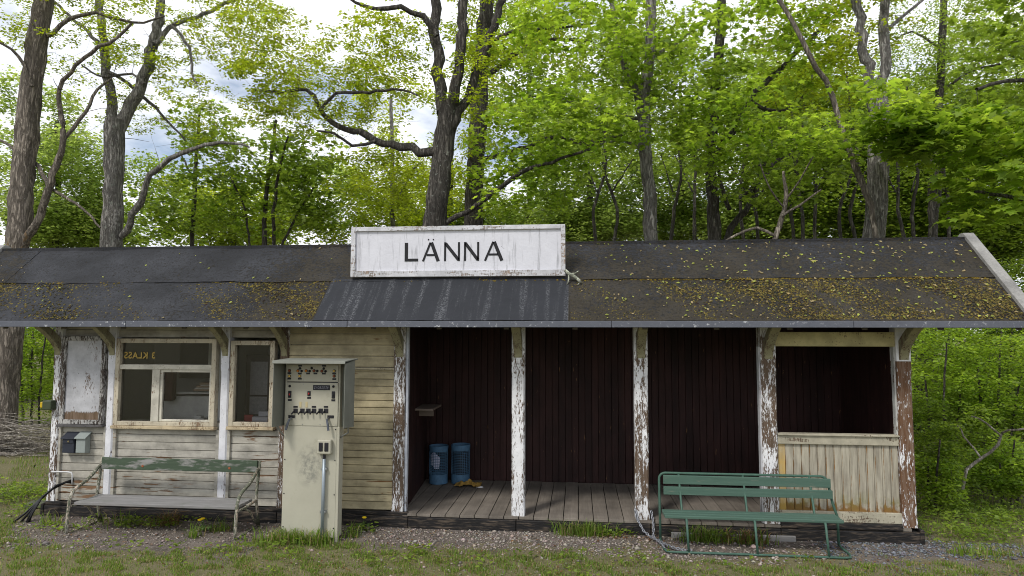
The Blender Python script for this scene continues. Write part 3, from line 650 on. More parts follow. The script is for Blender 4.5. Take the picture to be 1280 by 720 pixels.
for s, x in ((-1, -.305), (1, .408)): MB().tube([(x, -.10, 1.13), (x - s * .01, -.06, 1.06), (s * .289, .03, 1.0)], .008, 6).build('stay', MET, HO)
def lp(px, py): # pixel on the front of the cabinet -> local x, z
    q = at(px, py, -.588); return q.x + 2.0, q.z
def plate(px, py, wpx=5, hpx=2.2):
    x, z = lp(px, py); s = mpp(-.588); MB().box(x - wpx*s/2, x + wpx*s/2, -.009, -.005, z - hpx*s/2, z + hpx*s/2).build('label_plate', DKM, K)
def lamp_(px, py, m, r=.0115):
    x, z = lp(px, py); o = MB().cyl((x, -.006, z), 'y', r + .004, -.005).build('indicator_lamp', DKM, K); MB().lathe((0, 0, 0), [(r, 0), (r * .9, .008), (r * .5, .013), (.0001, .0145)], 12).build('lens', m, o)
    c_ = o.children[0]; c_.rotation_euler = (rad(90), 0, 0); c_.location = (x, -.011, z)
def cv(X, Y): return 350 + X / 16, 450 + Y / 16      # coordinates read off an enlargement of the panel
for X, Y, m in ((190, 212, RST), (190, 322, AMB), (358, 215, ORG), (395, 322, AMB), (525, 215, ORG), (680, 215, RST), (838, 222, RST), (1085, 218, AMB), (1082, 322, RST)): lamp_(*cv(X, Y), m)
for X, Y in ((400, 168), (432, 220), (592, 222), (635, 162), (745, 220), (875, 170), (910, 226), (195, 522), (1068, 530)): lamp_(*cv(X, Y), DKM, .009)
for X, Y in ((402, 115), (880, 115), (188, 262), (395, 270), (562, 270), (708, 270), (875, 272), (1083, 270), (186, 372), (395, 374), (1085, 382)): plate(*cv(X, Y))
for X, Y in ((195, 800), (582, 757), (1065, 806)): plate(*cv(X, Y), 5, 2.4)
for X, Y in ((230, 1132), (1012, 1136)): plate(*cv(X, Y), 8.6, 3.6)
for X, (a, c) in ((198, (615, 755)), (582, (620, 718)), (1068, (625, 770))):
    x, z0 = lp(*cv(X, a)); _, z1 = lp(*cv(X, c)); o = MB().box(x - .017, x + .017, -.014, -.005, z1, z0).build('slot_switch', DKM, K, .008)
    MB().box(x - .007, x + .007, -.021, -.0135, (z0 + z1) / 2 - .01, (z0 + z1) / 2 + .008).build('button', RED if X < 1000 else DKM, o, .003)
for kk, X in enumerate((312, 447, 567, 680, 812, 920)):
    x, z = lp(*cv(X, 1015)); o = MB().box(x - .022, x + .022, -.013, -.005, z - .022, z + .022).build('toggle_switch', DKM, K, .003)
    MB().tube([(x - .012, -.012, z + .002), (x - .026, -.045, z - .03)], [.006, .008], 8).build('lever', DKM, o)
    if kk in (0, 3, 5): MB().box(x - .024, x + .02, -.009, -.005, z + .030, z + .047).build('label_plate', DKM, K)
for X in (408, 530):
    x, z = lp(*cv(X, 892)); MB().box(x - .011, x + .011, -.0085, -.0055, z - .028, z + .028).build('blank_label', plain('yellowed_label', (.50, .42, .24)), K)
x0, z0 = lp(*cv(662, 500)); x1, z1 = lp(*cv(998, 605)); 
NPm = NT('name_plate_metal'); v = NPm.obj((1, 1, 1)); 
NPm.col(NPm.mix(NPm.ramp(NPm.noise(NPm.obj((60, 1, 45)), 1.6, 2), [(.5, 0), (.58, 1)]), (.03, .03, .04), (.16, .16, .18)), .5)
npl = MB().box(x0, x1, -.011, -.005, z1, z0).build('name_plate', DKM, K, .008); MB().box(x0 + .012, x1 - .012, -.0135, -.0108, z1 + .01, z0 - .01).build('inset', NPm.m, npl)
for xa, xb in ((-.205, -.235), (.175, .198)):
    o = MB().tube([(xa, -.008, 1.185), (xa, -.05, 1.178)], .011, 10).build('handle', MET, K); MB().tube([(xa, -.048, 1.182), ((xa + xb) / 2, -.055, 1.14), (xb, -.06, 1.075)], [.010, .012, .012], 8).build('grip', plain('grip_blue', (.10, .11, .135), .5), o)
for z in (.13, .45, .78, 1.08):
    for x in (-.262, .25): MB().cyl((x, -.004, z), 'y', .006, -.004, 8).build('screw', DKM, K)
for z in (1.125, 1.52, 1.56, 1.70):
    for x in (-.255, -.09, .09, .252): MB().cyl((x, -.006, z), 'y', .0045, -.003, 8).build('screw', MET, K)
jb = MB().box(.085, .225, -.06, -.005, .845, .985).build('junction_box', KM.m, K, .012)
for x in (.125, .182):
    MB().box(x - .02, x + .02, -.068, -.058, .875, .96).build('rocker_switch', DKM, jb, .005)
MB().tube([(.152, -.035, .845), (.152, -.035, .80)], .014, 10).build('gland', DKM, K)
MB().tube([(.152, -.035, .80), (.150, -.036, .4), (.148, -.036, -.05)], .0165, 12).build('conduit', plain('conduit_steel', (.27, .31, .34), .45, .5), K, smooth=True)
for z in (.29, .70): MB().box(.122, .18, -.042, -.004, z - .012, z + .012).build('clip', MET, K, .002)

# ---- old bench with iron arms (left)
LB = tag(empty('park_bench', (-3.63, -.4, 0)), 'weathered bench with grey seat, faded green backrest plank and peeling iron armrests', 'bench')
GRW = NT('weathered_green'); p = GRW.obj(); g = GRW.noise(GRW.obj((2, 18, 22)), 2, 6, .68); k = GRW.noise(GRW.obj((2.2, 6, 8)), 1.6, 5, .65)
c = GRW.mix(GRW.ramp(k, [(.50, 0), (.62, 1)]), GRW.mix(g, (.03, .045, .03), (.085, .12, .075)), GRW.mix(g, (.16, .15, .14), (.36, .35, .34))); GRW.bump(g, .6, .006); GRW.col(c, .8)
GYW = NT('weathered_grey'); p = GYW.obj(); g = GYW.noise(GYW.obj((1.6, 22, 22)), 2, 7, .7); k = GYW.noise(p, 3, 4)
c = GYW.mix(g, (.10, .098, .092), (.34, .33, .325)); c = GYW.mix(GYW.ramp(k, [(.55, 0), (.72, .55)]), c, (.10, .12, .08)); GYW.bump(g, .6, .006); GYW.col(c, .85)
IRN = peeling('bench_iron', (.12, .13, .09), (.38, .36, .30), .42, (30, 30, 12), seed=61)
SY0, SYb = -.18, .17          # local y of the seat (front, back)
pl = MB()
for y0, y1 in ((SY0, SY0 + .085), (SY0 + .09, SY0 + .172), (SY0 + .178, SY0 + .26), (SY0 + .265, SYb)):
    z = random.uniform(-.003, .003); pl.box(-.86, .865, y0, y1, .272 + z, .302 + z)
pl.build('seat', GYW.m, LB, .005)
MB().box(-.875, .885, .205, .235, .558, .682, Matrix.Rotation(rad(0), 4, 'X')).build('backrest', GRW.m, LB, .005)
def arm_frame(x):
    a = MB()
    arm = [(x, .215, .60), (x, .12, .53), (x, .02, .475), (x, -.09, .44), (x, -.16, .40), (x, -.195, .33), (x, -.21, .22), (x, -.215, .08), (x, -.22, -.02)]
    a.tube(arm, [.013] + [.017] * (len(arm) - 1), 8)
    a.tube([(x, .245, .68), (x, .225, .55), (x, .20, .40), (x, .19, .29), (x, .215, .15), (x, .27, -.02)], .016, 8)
    a.tube([(x, -.215, .0), (x, .02, .005), (x, .27, .0)], .013, 8)
    a.tube([(x, .19, .28), (x, .02, .262), (x, -.20, .262)], .013, 8)
    a.tube([(x, -.06, .258), (x, .06, .2), (x, .15, .09), (x, .26, .0)], .011, 8)
    return a.build('armrest', IRN, LB, smooth=True)
arm_frame(-.895); arm_frame(.895)
b = MB(); [b.cyl((x, .206, .60), 'y', .013, -.004, 10) for x in (-.4, .58)]; b.build('bolts', RST, LB)

# ---- green tube bench (right)
GB = tag(empty('tube_bench', (2.26, -.36, 0)), 'dark green slatted bench on a looped steel tube frame', 'bench')
GP = NT('green_bench_wood'); p = GP.obj(); g = GP.noise(GP.obj((1.5, 18, 24)), 2, 6, .65); wr = GP.ramp(GP.noise(GP.obj((2.5, 20, 30)), 1.5, 5, .7), [(.62, 0), (.70, 1)])
c = GP.mix(g, (.042, .085, .064), (.092, .158, .122)); c = GP.mix(GP.math('MULTIPLY', wr, .7), c, (.22, .20, .16)); GP.bump(g, .5, .005); GP.col(c, .6)
GT = plain('green_tube_paint', (.055, .115, .085), .5, 0, .3, 16)
def slat(y, z0, z1, x0, x1, nm):
    MB().box(x0, x1, y - .012, y + .012, z0, z1).build(nm, GP.m, GB, .004)
slat(.165, .550, .635, -.80, .785, 'back_slat'); slat(.150, .450, .528, -.80, .795, 'back_slat')
s = MB(); 
for y0, y1 in ((-.165, -.095), (-.085, -.015), (-.005, .065)): s.box(-.83, .775, y0, y1, .302, .330)
s.build('seat', GP.m, GB, .006)
fr = MB(); yb = .185; xr = .84
hoop = [(-.835, .15, .015), (-.838, .155, .3), (-.838, .178, .58)] + [(-.838 + .06 * (1 - math.cos(a)), .182, .592 + .06 * math.sin(a)) for a in np.linspace(.3, 1.57, 5)]
hoop += [(.70, .185, .652)] + [(.70 + .07 * math.sin(a), .184, .582 + .07 * math.cos(a)) for a in np.linspace(.3, 1.57, 5)] + [(.80, .165, .40), (.835, .155, .28), (.838, .15, .015)]
fr.tube(hoop, .0125, 10)
base = [(-.836, .15, .03), (-.838, .10, .014), (-.838, -.10, .012), (-.82, -.19, .012), (-.78, -.205, .012), (0, -.205, .012), (.76, -.205, .012), (.81, -.19, .012), (.838, -.10, .012), (.838, .1, .014), (.838, .15, .03)]
fr.tube(base, .011, 10)
fr.build('frame', GT, GB, smooth=True)
for x in (-.632, -.015, .61):
    MB().tube([(x + .01, -.205, .012), (x, -.17, .30)], .011, 8).build('leg', GT, GB, smooth=True)
    MB().tube([(x, -.17, .298), (x, .09, .292), (x, .112, .31), (x - .016, .182, .645)], .011, 8).build('back_stay', GT, GB, smooth=True)

# ---- wire litter bins in the open bay
BLU = plain('blue_bin_paint', (.075, .165, .27), .55, 0, .4, 14); 
def bin_(x, y, h, bag):
    o = empty('litter_bin', (x, y, ZF)); r = .118
    MB().lathe((0, 0, 0), [(.0001, .008), (r, .008), (r, .125), (r - .004, .125), (r - .004, .012), (.0001, .012)], 28).build('base', BLU, o, smooth=False)
    MB().lathe((0, 0, 0), [(r, h - .07), (r + .004, h - .01), (r + .004, h), (r - .006, h), (r - .004, h - .07), (r, h - .07)], 28).build('rim', BLU, o)
    g = MB(); n = 26
    for k in range(n):
        a = 2 * math.pi * k / n; c, s = math.cos(a) * (r - .002), math.sin(a) * (r - .002); g.tube([(c, s, .12), (c, s, h - .06)], .0024, 4, False)
    for k in range(1, 15):
        z = .12 + (h - .18) * k / 15; g.lathe((0, 0, z), [(r - .004, -.002), (r, -.002), (r, .002), (r - .004, .002), (r - .004, -.002)], 26)
    g.build('wire_mesh', BLU, o)
    if bag:
        q = MB(); vs = []
        for i in range(6):
            for j in range(6):
                a = rad(205 + j * 16 + i * 1.5); rr = r - .014 + random.uniform(-.004, .003); vs.append((math.cos(a) * rr, math.sin(a) * rr, .20 + .042 * i * (1 - .12 * abs(j - 2)) + (.04 if i == 0 and j < 3 else 0)))
        q.add(vs, [(i * 6 + j, i * 6 + j + 1, i * 6 + j + 7, i * 6 + j + 6) for i in range(5) for j in range(5)]).build('paper', plain('pale_paper', (.60, .60, .74), .8), o, smooth=True)
    else:
        MB().lathe((0, 0, .03), [(.0001, 0), (.09, 0), (.098, .34), (.0001, .36)], 16).build('liner', plain('dark_liner', (.02, .025, .035), .4), o)
    return o
tag(bin_(-1.14, 1.40, .475, True), 'blue wire litter bin with pale paper behind its mesh, nearer the side wall', 'bin', 'blue litter bins')
tag(bin_(-.865, 1.45, .485, False), 'blue wire litter bin standing right beside the crumpled yellow paper', 'bin', 'blue litter bins')
cr = MB(); rr_ = random.Random(5)
vs = []; nu, nv = 14, 7
for i in range(nu):
    for j in range(nv):
        u = i / (nu - 1); v = j / (nv - 1) - .5
        vs.append((-.16 + .32 * u, v * (.14 + .05 * math.sin(u * 9)) + .02 * math.sin(u * 14), .012 + .07 * math.sin(math.pi * u) * abs(math.sin(u * 8 + v * 3)) * (1 - 1.6 * abs(v)) + rr_.uniform(0, .016)))
cr.add(vs, [(i * nv + j, (i + 1) * nv + j, (i + 1) * nv + j + 1, i * nv + j + 1) for i in range(nu - 1) for j in range(nv - 1)])
cp = cr.build('crumpled_paper', plain('yellow_brown_paper', (.36, .22, .05), .8, 0, .5, 14), None, loc=(-.74, 1.27, ZF)); md = cp.modifiers.new('s', 'SOLIDIFY'); md.thickness = .004
tag(cp, 'crumpled yellow brown wrapping lying on the plank floor by the bins', 'litter')
sn = MB().lathe((0, 0, 0), [(.0001, .02), (.03, .014), (.035, .004), (.0001, .0)], 10).build('napkin', plain('white_tissue', (.7, .7, .7)), None, loc=(-.585, 1.22, ZF)); sn.scale = (1.3, .6, 1); tag(sn, 'small white scrap of tissue on the floor at the end of the yellow wrapping', 'litter')

# ---- mail boxes
def mailbox(x, wd, z0, z1, m, nm, lab, lip):
    o = tag(empty('mailbox', (x, .035, z0)), lab, 'mailbox', 'mailboxes on the wall'); h = z1 - z0; d = .08
    MB().prism([(0, .0), (-d, .012), (-d, h - .052), (0, h - .012)], 'x', 0, wd).build('box', m, o, .005)
    MB().prism([(0, h - .010), (-d - .018, h - .066), (-d - .018, h - .054), (0, h + .006)], 'x', -.012, wd + .012).build('lid', m, o, .003)
    if lip:
        MB().box(.008, wd - .008, -d - .006, -d, h - .11, h - .066).build('flap', m, o, .003); MB().cyl((wd * .55, -d, h - .09), 'y', .010, -.012, 8).build('lock', plain('brass_lock', (.3, .24, .12), .4, .6), o)
        MB().box(.03, wd - .03, -d - .004, -d + .003, h - .060, h - .055).build('slot', plain('slot_light', (.5, .5, .5)), o)
mailbox(-5.10, .140, .68, .91, plain('navy_mailbox', (.026, .03, .042), .6, 0, .25), 'navy', 'dark navy mailbox, left one of the pair beside the corner post', True)
mailbox(-4.938, .112, .683, .915, plain('grey_green_mailbox', (.27, .30, .285), .4, 0, .1), 'grey', 'pale grey green mailbox hanging right beside the dark navy one', False)

# ---- small alarm lamp on the corner post
A_ = tag(empty('wall_lamp', (-5.305, 0, 1.165)), 'small dark green lamp housing with yellow lens on the left corner post', 'lamp')
MB().box(-.035, .075, -.085, -.003, 0, .105).build('housing', plain('olive_housing', (.05, .065, .035), .45), A_, .012)
MB().box(-.075, -.034, -.07, -.015, .02, .088).build('lens', plain('yellow_lens', (.55, .38, .02), .3), A_, .012)

# ---- cables, pipe, chain
cb = MB(); 
for k in range(5):
    ox = .012 * (k - 2); o2 = random.uniform(-.05, .05)
    pts = [Vector((-5.02 + ox * .3, .04, .37 + ox)), Vector((-5.045, -.03, .37)), Vector((-5.12 + ox, -.10, .33 + ox)), Vector((-5.21 + ox, -.18, .22 + ox)), Vector((-5.27 + ox * 1.6 + o2 * .4, -.25, .08)), Vector((-5.33 + ox * 3 + o2, -.31 + o2, -.04))]
    cb.tube(pts, .011 if k < 4 else .006, 6)
tag(cb.build('cable_bundle', plain('black_cable', (.012, .012, .013), .45), None, smooth=True), 'bundle of black cables drooping from the wall into the ground', 'cables')
pp = MB().tube([(-5.235, -.02, .478), (-5.20, -.03, .480), (-5.04, -.03, .484), (-4.985, -.03, .475), (-4.972, -.03, .45), (-4.972, -.03, .35)], .009, 8)
tag(pp.build('pipe', plain('white_pipe', (.55, .55, .55), .5), None, smooth=True), 'thin white bent pipe fixed to the corner post above the cables', 'pipe')
ch = MB(); path = [Vector(p) for p in ((1.20, -.012, .25), (1.215, -.05, .16), (1.27, -.13, .07), (1.33, -.20, .035), (1.40, -.30, .03), (1.46, -.42, .028), (1.53, -.50, .026), (1.60, -.545, .026), (1.66, -.54, .026))]
path2 = [Vector(p) for p in ((1.36, -.012, .235), (1.37, -.06, .15), (1.372, -.10, .08), (1.36, -.17, .045), (1.37, -.26, .032), (1.415, -.40, .03), (1.425, -.50, .03))]
def links(path, r=.017):
    seg = [0]
    for a, c in zip(path[:-1], path[1:]): seg.append(seg[-1] + (c - a).length)
    n = int(seg[-1] / (r * 1.55))
    for k in range(n):
        s = seg[-1] * (k + .5) / n; i = max(j for j in range(len(seg)) if seg[j] <= s); i = min(i, len(path) - 2)
        c = path[i].lerp(path[i + 1], (s - seg[i]) / (seg[i + 1] - seg[i])); d = (path[i + 1] - path[i]).normalized()
        u = d.orthogonal().normalized(); u = Matrix.Rotation(rad(90) * (k % 2) + .4, 3, d) @ u
        ch.tube([c + d * math.cos(a) * r * 1.2 + u * math.sin(a) * r * .62 for a in np.linspace(0, 2 * math.pi, 11)], .0045, 5, False)
links(path); links(path2)
tag(ch.build('chain', plain('galvanised_chain', (.30, .31, .34), .4, .6), None, smooth=True), 'galvanised chain tying the green bench to the peeling post', 'chain')
# lichen twig beside the name board
tw = MB(); ly = .0; TP = lambda px, py: (lambda q: (q.x, q.y, q.z))(at(px, py, .0) + Vector((0, -.03, 0)))
for pts, r in (([(706, 338), (712, 343), (718, 346), (724, 351), (727, 355)], .018), ([(711, 342), (711, 350), (707, 361)], .009), ([(712, 343), (719, 342), (723, 339)], .008), ([(725, 353), (719, 360)], .007)):
    tw.tube([TP(*q) for q in pts], [r] * (len(pts) - 1) + [r * .5], 6)
tag(tw.build('twig', bark('lichen_twig', (.2, .19, .15), (.5, .5, .42), (.55, .58, .45), .45), None, smooth=True), 'pale lichen covered twig lying on the roof beside the name board', 'twig')
DKW = plain('mossy_board', (.11, .115, .085), .9, 0, .4, 9)
# grey plank on the ground
pk = MB().box(1.55, 2.75, -.075, -.04, -.02, .045); tag(pk.build('plank', GYW.m, None, .006), 'grey weathered plank lying along the sill behind the green bench', 'plank')
pk = MB().box(-.18, .22, -.10, .10, 0, .045).build('plank', DKW, None, .006, loc=(-5.62, .35, .0)); pk.rotation_euler = (0, 0, rad(12)); tag(pk, 'short grey board in the grass left of the corner post', 'plank')

# ---- things on the inner window ledge
def ledge(nm, lab, cat, mb, m): tag(mb.build(nm, m, None, .003), lab, cat)
MB().box(-5.18, -2.63, .085, .24, .955, 1.035).build('window_ledge', WI_M, B, .003)
ledge('telephone', 'small pale box on the ledge inside the wide window', 'box', MB().box(-3.70, -3.54, .11, .2, 1.036, 1.075).box(-3.66, -3.58, .12, .18, 1.074, 1.10), plain('pale_plastic', (.5, .5, .48), .5))
ledge('binder', 'red edged binder leaning inside the narrow window', 'binder', MB().box(-3.08, -2.98, .13, .15, 1.036, 1.12), plain('red_binder', (.20, .02, .025), .5))
ledge('paper_stack', 'pale loose papers on the ledge inside the narrow window', 'papers', MB().box(-2.98, -2.80, .12, .2, 1.036, 1.10, ).box(-2.95, -2.84, .205, .22, 1.036, 1.15), plain('paper_white', (.42, .42, .45), .8))
ledge('cardboard_folder', 'brown folder leaning at the right edge inside the narrow window', 'folder', MB().box(-2.80, -2.72, .12, .2, 1.036, 1.17), plain('card_brown', (.25, .15, .09), .8))
for x0, x1, z0, z1, lab in ((-3.14, -2.93, 1.32, 1.70, 'upper pale notice sheet pinned inside the narrow window'), (-3.14, -2.93, 1.1, 1.30, 'lower pale notice sheet pinned inside the narrow window')):
    tag(MB().box(x0, x1, .36, .363, z0, z1).build('notice_sheet', plain('notice_paper', (.20, .20, .21), .8, 0, .3, 40), None), lab, 'notice', 'notice sheets in the narrow window')
MB().box(-3.2, -2.65, .37, .39, 1.036, 1.78).build('window_board', plain('dark_board', (.035, .03, .026)), B)

# ================================================================== vegetation
OAK = np.array([(0, 0, 0), (.3, .17, .04), (.68, .27, .03), (1, 0, -.06), (.68, -.27, .03), (.3, -.17, .04)], float); OAKF = [(0, 3, 2, 1), (0, 5, 4, 3)]
_mp = []
for a, r in ((180, .42), (148, .22), (118, .50), (92, .33), (58, .66), (32, .36), (0, .72), (-32, .36), (-58, .66), (-92, .33), (-118, .50), (-148, .22)):
    _mp.append((.42 + r * math.cos(rad(a)), r * math.sin(rad(a)), -.10 * r * r))
MAPLE = np.array([(.42, 0, .03)] + _mp); MAPF = [(0, i + 1, (i + 1) % 12 + 1) for i in range(12)]
LZ = np.array([(0, 0, 0), (.45, .33, .05), (1, 0, -.05), (.45, -.33, .05)], float); LZF = [(0, 2, 1), (0, 3, 2)]
KINDS = {'oak': (OAK, OAKF), 'maple': (MAPLE, MAPF), 'plain': (LZ, LZF)}

def leaf_arrays(C, per, R, flat, size, kind, tints, tilt=.45, droop=.15):
    """sprays of leaves: C cluster centres (n,3), per leaves each"""
    n = len(C); T, F = KINDS[kind]
    P = np.repeat(C, per, 0); m = len(P)
    d = RNG.normal(0, 1, (m, 3)); d /= np.linalg.norm(d, axis=1)[:, None]
    rr = RNG.uniform(0, 1, m) ** .45
    tl = np.repeat(RNG.normal(0, .22, (n, 2)), per, 0)
    off = d * rr[:, None] * R; off[:, 2] *= flat; off[:, 2] += off[:, 0] * tl[:, 0] + off[:, 1] * tl[:, 1]
    P = P + off
    a = np.arctan2(off[:, 1], off[:, 0]) + RNG.normal(0, .8, m)
    u = np.stack([np.cos(a), np.sin(a), -droop + RNG.normal(0, .25, m)], 1); u /= np.linalg.norm(u, axis=1)[:, None]
    nn = np.array([0, 0, 1.]) + RNG.normal(0, tilt, (m, 3)); nn -= u * (nn * u).sum(1)[:, None]; nn /= np.linalg.norm(nn, axis=1)[:, None]
    v = np.cross(nn, u); s = size * RNG.uniform(.6, 1.25, m)
    V = P[:, None] + s[:, None, None] * (T[None, :, 0:1] * u[:, None] + T[None, :, 1:2] * v[:, None] + T[None, :, 2:3] * nn[:, None])
    k = len(T); tint = np.repeat(tints, per, 0) * RNG.uniform(.55, 1.4, (m, 1))
    FF = np.concatenate([np.array(f) for f in F]); FS = [len(f) for f in F]
    return V.reshape(-1, 3), (FF[None] + np.arange(m)[:, None] * k).ravel(), np.tile(FS, m), np.repeat(np.c_[tint, np.ones(m)], k, 0)

def tubes_np(paths):
    """paths: list of (pts (n,3), radii, sides)"""
    Vs, Fs, S, base = [], [], [], 0
    for pts, r, sd_ in paths:
        pts = np.asarray(pts, float); n = len(pts); t = np.gradient(pts, axis=0); t /= np.linalg.norm(t, axis=1)[:, None] + 1e-9
        ref = np.array([0., 0, 1]) if abs(t[:, 2]).mean() < .8 else np.array([1., 0, 0])
        u = np.cross(t, ref); u /= np.linalg.norm(u, axis=1)[:, None] + 1e-9; v = np.cross(t, u)
        a = np.linspace(0, 2 * np.pi, sd_, endpoint=False)
        rr = np.asarray(r, float)[:, None] * (1 + (RNG.normal(0, .07, (n, sd_)) + .06 * np.sin(np.arange(sd_) * 2.4 + np.arange(n)[:, None] * .35) if sd_ > 6 else 0))
        ring = pts[:, None] + rr[..., None] * (np.cos(a)[None, :, None] * u[:, None] + np.sin(a)[None, :, None] * v[:, None])
        Vs.append(ring.reshape(-1, 3)); i, k = np.meshgrid(np.arange(n - 1), np.arange(sd_), indexing='ij'); q0 = base + i * sd_ + k; q1 = base + i * sd_ + (k + 1) % sd_
        Fs.append(np.stack([q0, q1, q1 + sd_, q0 + sd_], -1).reshape(-1)); S.append(np.full((n - 1) * sd_, 4)); base += n * sd_
    return np.concatenate(Vs), np.concatenate(Fs), np.concatenate(S)

def smooth_path(P, R, step):
    P = np.asarray(P, float); R = np.asarray(R, float); n = len(P); o, q = [], []
    for i in range(n - 1):
        p0, p1, p2, p3 = P[max(i - 1, 0)], P[i], P[i + 1], P[min(i + 2, n - 1)]
        k = max(2, int(np.linalg.norm(p2 - p1) / step))
        for t in np.arange(k) / k:
            o.append(.5 * ((2 * p1) + (-p0 + p2) * t + (2 * p0 - 5 * p1 + 4 * p2 - p3) * t * t + (-p0 + 3 * p1 - 3 * p2 + p3) * t ** 3)); q.append(R[i] + (R[i + 1] - R[i]) * t)
    o.append(P[-1]); q.append(R[-1]); return np.array(o), np.array(q)

def sample_blob(cx, cy, rx, ry, Y, ry_depth, n, hollow=.25):
    """points spread through an ellipsoid given by its place in the photograph and its distance"""
    m = mpp(Y); c = np.array(at(cx, cy, Y)); d = RNG.normal(0, 1, (n, 3)); d /= np.linalg.norm(d, axis=1)[:, None]
    r = (hollow + (1 - hollow) * RNG.uniform(0, 1, n)) ** .6
    off = d * r[:, None] * np.array([rx * m, ry_depth, ry * m]); q = c + off
    return q[q[:, 2] > .15]

def palette(name, n):
    A = {'yel': ((.15, .205, .020), (.25, .305, .036)), 'mid': ((.105, .165, .024), (.19, .262, .042)), 'bri': ((.135, .215, .028), (.225, .31, .045)),
         'pale': ((.16, .225, .055), (.26, .33, .085)), 'deep': ((.055, .10, .017), (.11, .17, .03))}[name]
    t = RNG.uniform(0, 1, (n, 1)); return np.array(A[0]) * (1 - t) + np.array(A[1]) * t

def tree(name, label, cat, Y, trunks, blobs, barkm, group=None, base=True, dy=1.0, parent_crown='crown', twig_r=.015, reach=2.6):
    """trunks: list of [(px, py, width px)], first is the stem; blobs: (px, py, rx, ry, dY, depth, clusters, per, R m, flat, size, kind, palette)"""
    m = mpp(Y); paths = []; nodes = []; root = None
    for ti, tr in enumerate(trunks):
        y1 = 0 if ti == 0 else random.uniform(-dy, dy); P, R = [], []
        if tr[-1][1] < -5 and tr[-1][2] > 5:
            e, f_ = tr[-1], tr[-2]; k_ = 170 / max(20, f_[1] - e[1]); dxx = max(-60, min(60, (e[0] - f_[0]) * k_)); tr = tr + [(e[0] + dxx * .6 + 8, e[1] - 90, e[2] * .6), (e[0] + dxx + 4, e[1] - 190, 2.5)]
        for j, (px, py, wd) in enumerate(tr):
            yy = Y + (y1 * (j / (len(tr) - 1)) if ti else random.uniform(-.04, .04) * j)
            P.append(at(px, py, yy)); R.append(wd * m / 2 * (.92 if ti == 0 else .8))
        if ti == 0 and base and P[0].z > .05:
            b0 = P[0]; d = (P[1] - P[0]).normalized(); zb = -.05
            k = (b0.z - zb) / max(d.z, .5); bb = b0 - d * k * .8; bb.z = zb
            P = [bb, bb.lerp(b0, .15)] + P; R = [R[0] * 1.6, R[0] * 1.15] + R
        if ti == 0: root = P[0].copy()
        sp, sr = smooth_path(P, R, .22 if ti == 0 else .16)
        jit = RNG.normal(0, 1, sp.shape) * np.clip(sr, .012, .06)[:, None] * (.2 if ti == 0 else .42); jit[0] = 0; sp = sp + jit
        paths.append((sp, sr, 12 if ti == 0 else (8 if sr[0] > .05 else 6))); nodes.append(np.c_[sp, sr])
    o = tag(empty(name, tuple(root)), label, cat, group)
    twigs = []; nd = np.concatenate(nodes); Ls = []
    allc = []
    for (px, py, rx, ry, dY, dep, n, per, Rm, flat, size, kind, pal) in blobs:
        C = sample_blob(px, py, rx, ry, Y + dY, dep, n); allc.append((C, per, Rm, flat, size, kind, pal))
    for C, per, Rm, flat, size, kind, pal in allc:
        if not len(C): continue
        D = np.sqrt(((C[:, None, :] - nd[None, :, :3]) ** 2).sum(-1)).min(1)
        for c in C[np.argsort(D)]:
            dv = c - nd[:, :3]; dist = np.sqrt((dv ** 2).sum(1)); cost = dist + np.clip(-dv[:, 2], 0, None) * 1.2 + nd[:, 3] * .6
            i = int(cost.argmin()); s = nd[i, :3]; ln = dist[i]
            if ln < .05: continue
            k = max(3, min(9, int(ln / .18))); t = np.linspace(0, 1, k)[:, None]
            mid = np.array([0, 0, 1.]) * ln * .12; w_ = RNG.normal(0, .035 * ln, (k, 3)); w_[0] = 0; w_[-1] = 0
            pth = s + (c - s) * t + mid * np.sin(np.pi * t) * (1 - t) + w_
            r0 = min(nd[i, 3] * .7, .004 + twig_r * min(ln, 2.0) * .55); rr = np.linspace(r0, max(.0025, r0 * .3), k)
            twigs.append((pth, rr, 4)); nd = np.concatenate([nd, np.c_[pth[1:], rr[1:]]])
        if per == 0: continue
        cols = palette(pal, len(C)); kp, ks = {'maple': (1.75, .92), 'oak': (2.1, 1.15), 'plain': (2.0, 1.5 if Y > 14 else 1.3)}[kind]; fl = {'maple': 1.0, 'oak': .78, 'plain': 1.0}[kind]
        Ls.append(leaf_arrays(C, int(per * kp), Rm * fl, flat, size * ks, kind, cols))
    ro = np.array(root)
    Vt, Ft, St = tubes_np(paths + twigs); np_mesh('trunk', Vt - ro, Ft, St, barkm, o, True)
    if Ls:
        Vv, Ff, Ss, Cc, bs = [], [], [], [], 0
        for V, F, S_, C in Ls: Vv.append(V); Ff.append(F + bs); Ss.append(S_); Cc.append(C); bs += len(V)
        np_mesh('crown', np.concatenate(Vv) - ro, np.concatenate(Ff), np.concatenate(Ss), LEAF, o, False, np.concatenate(Cc))
    return o

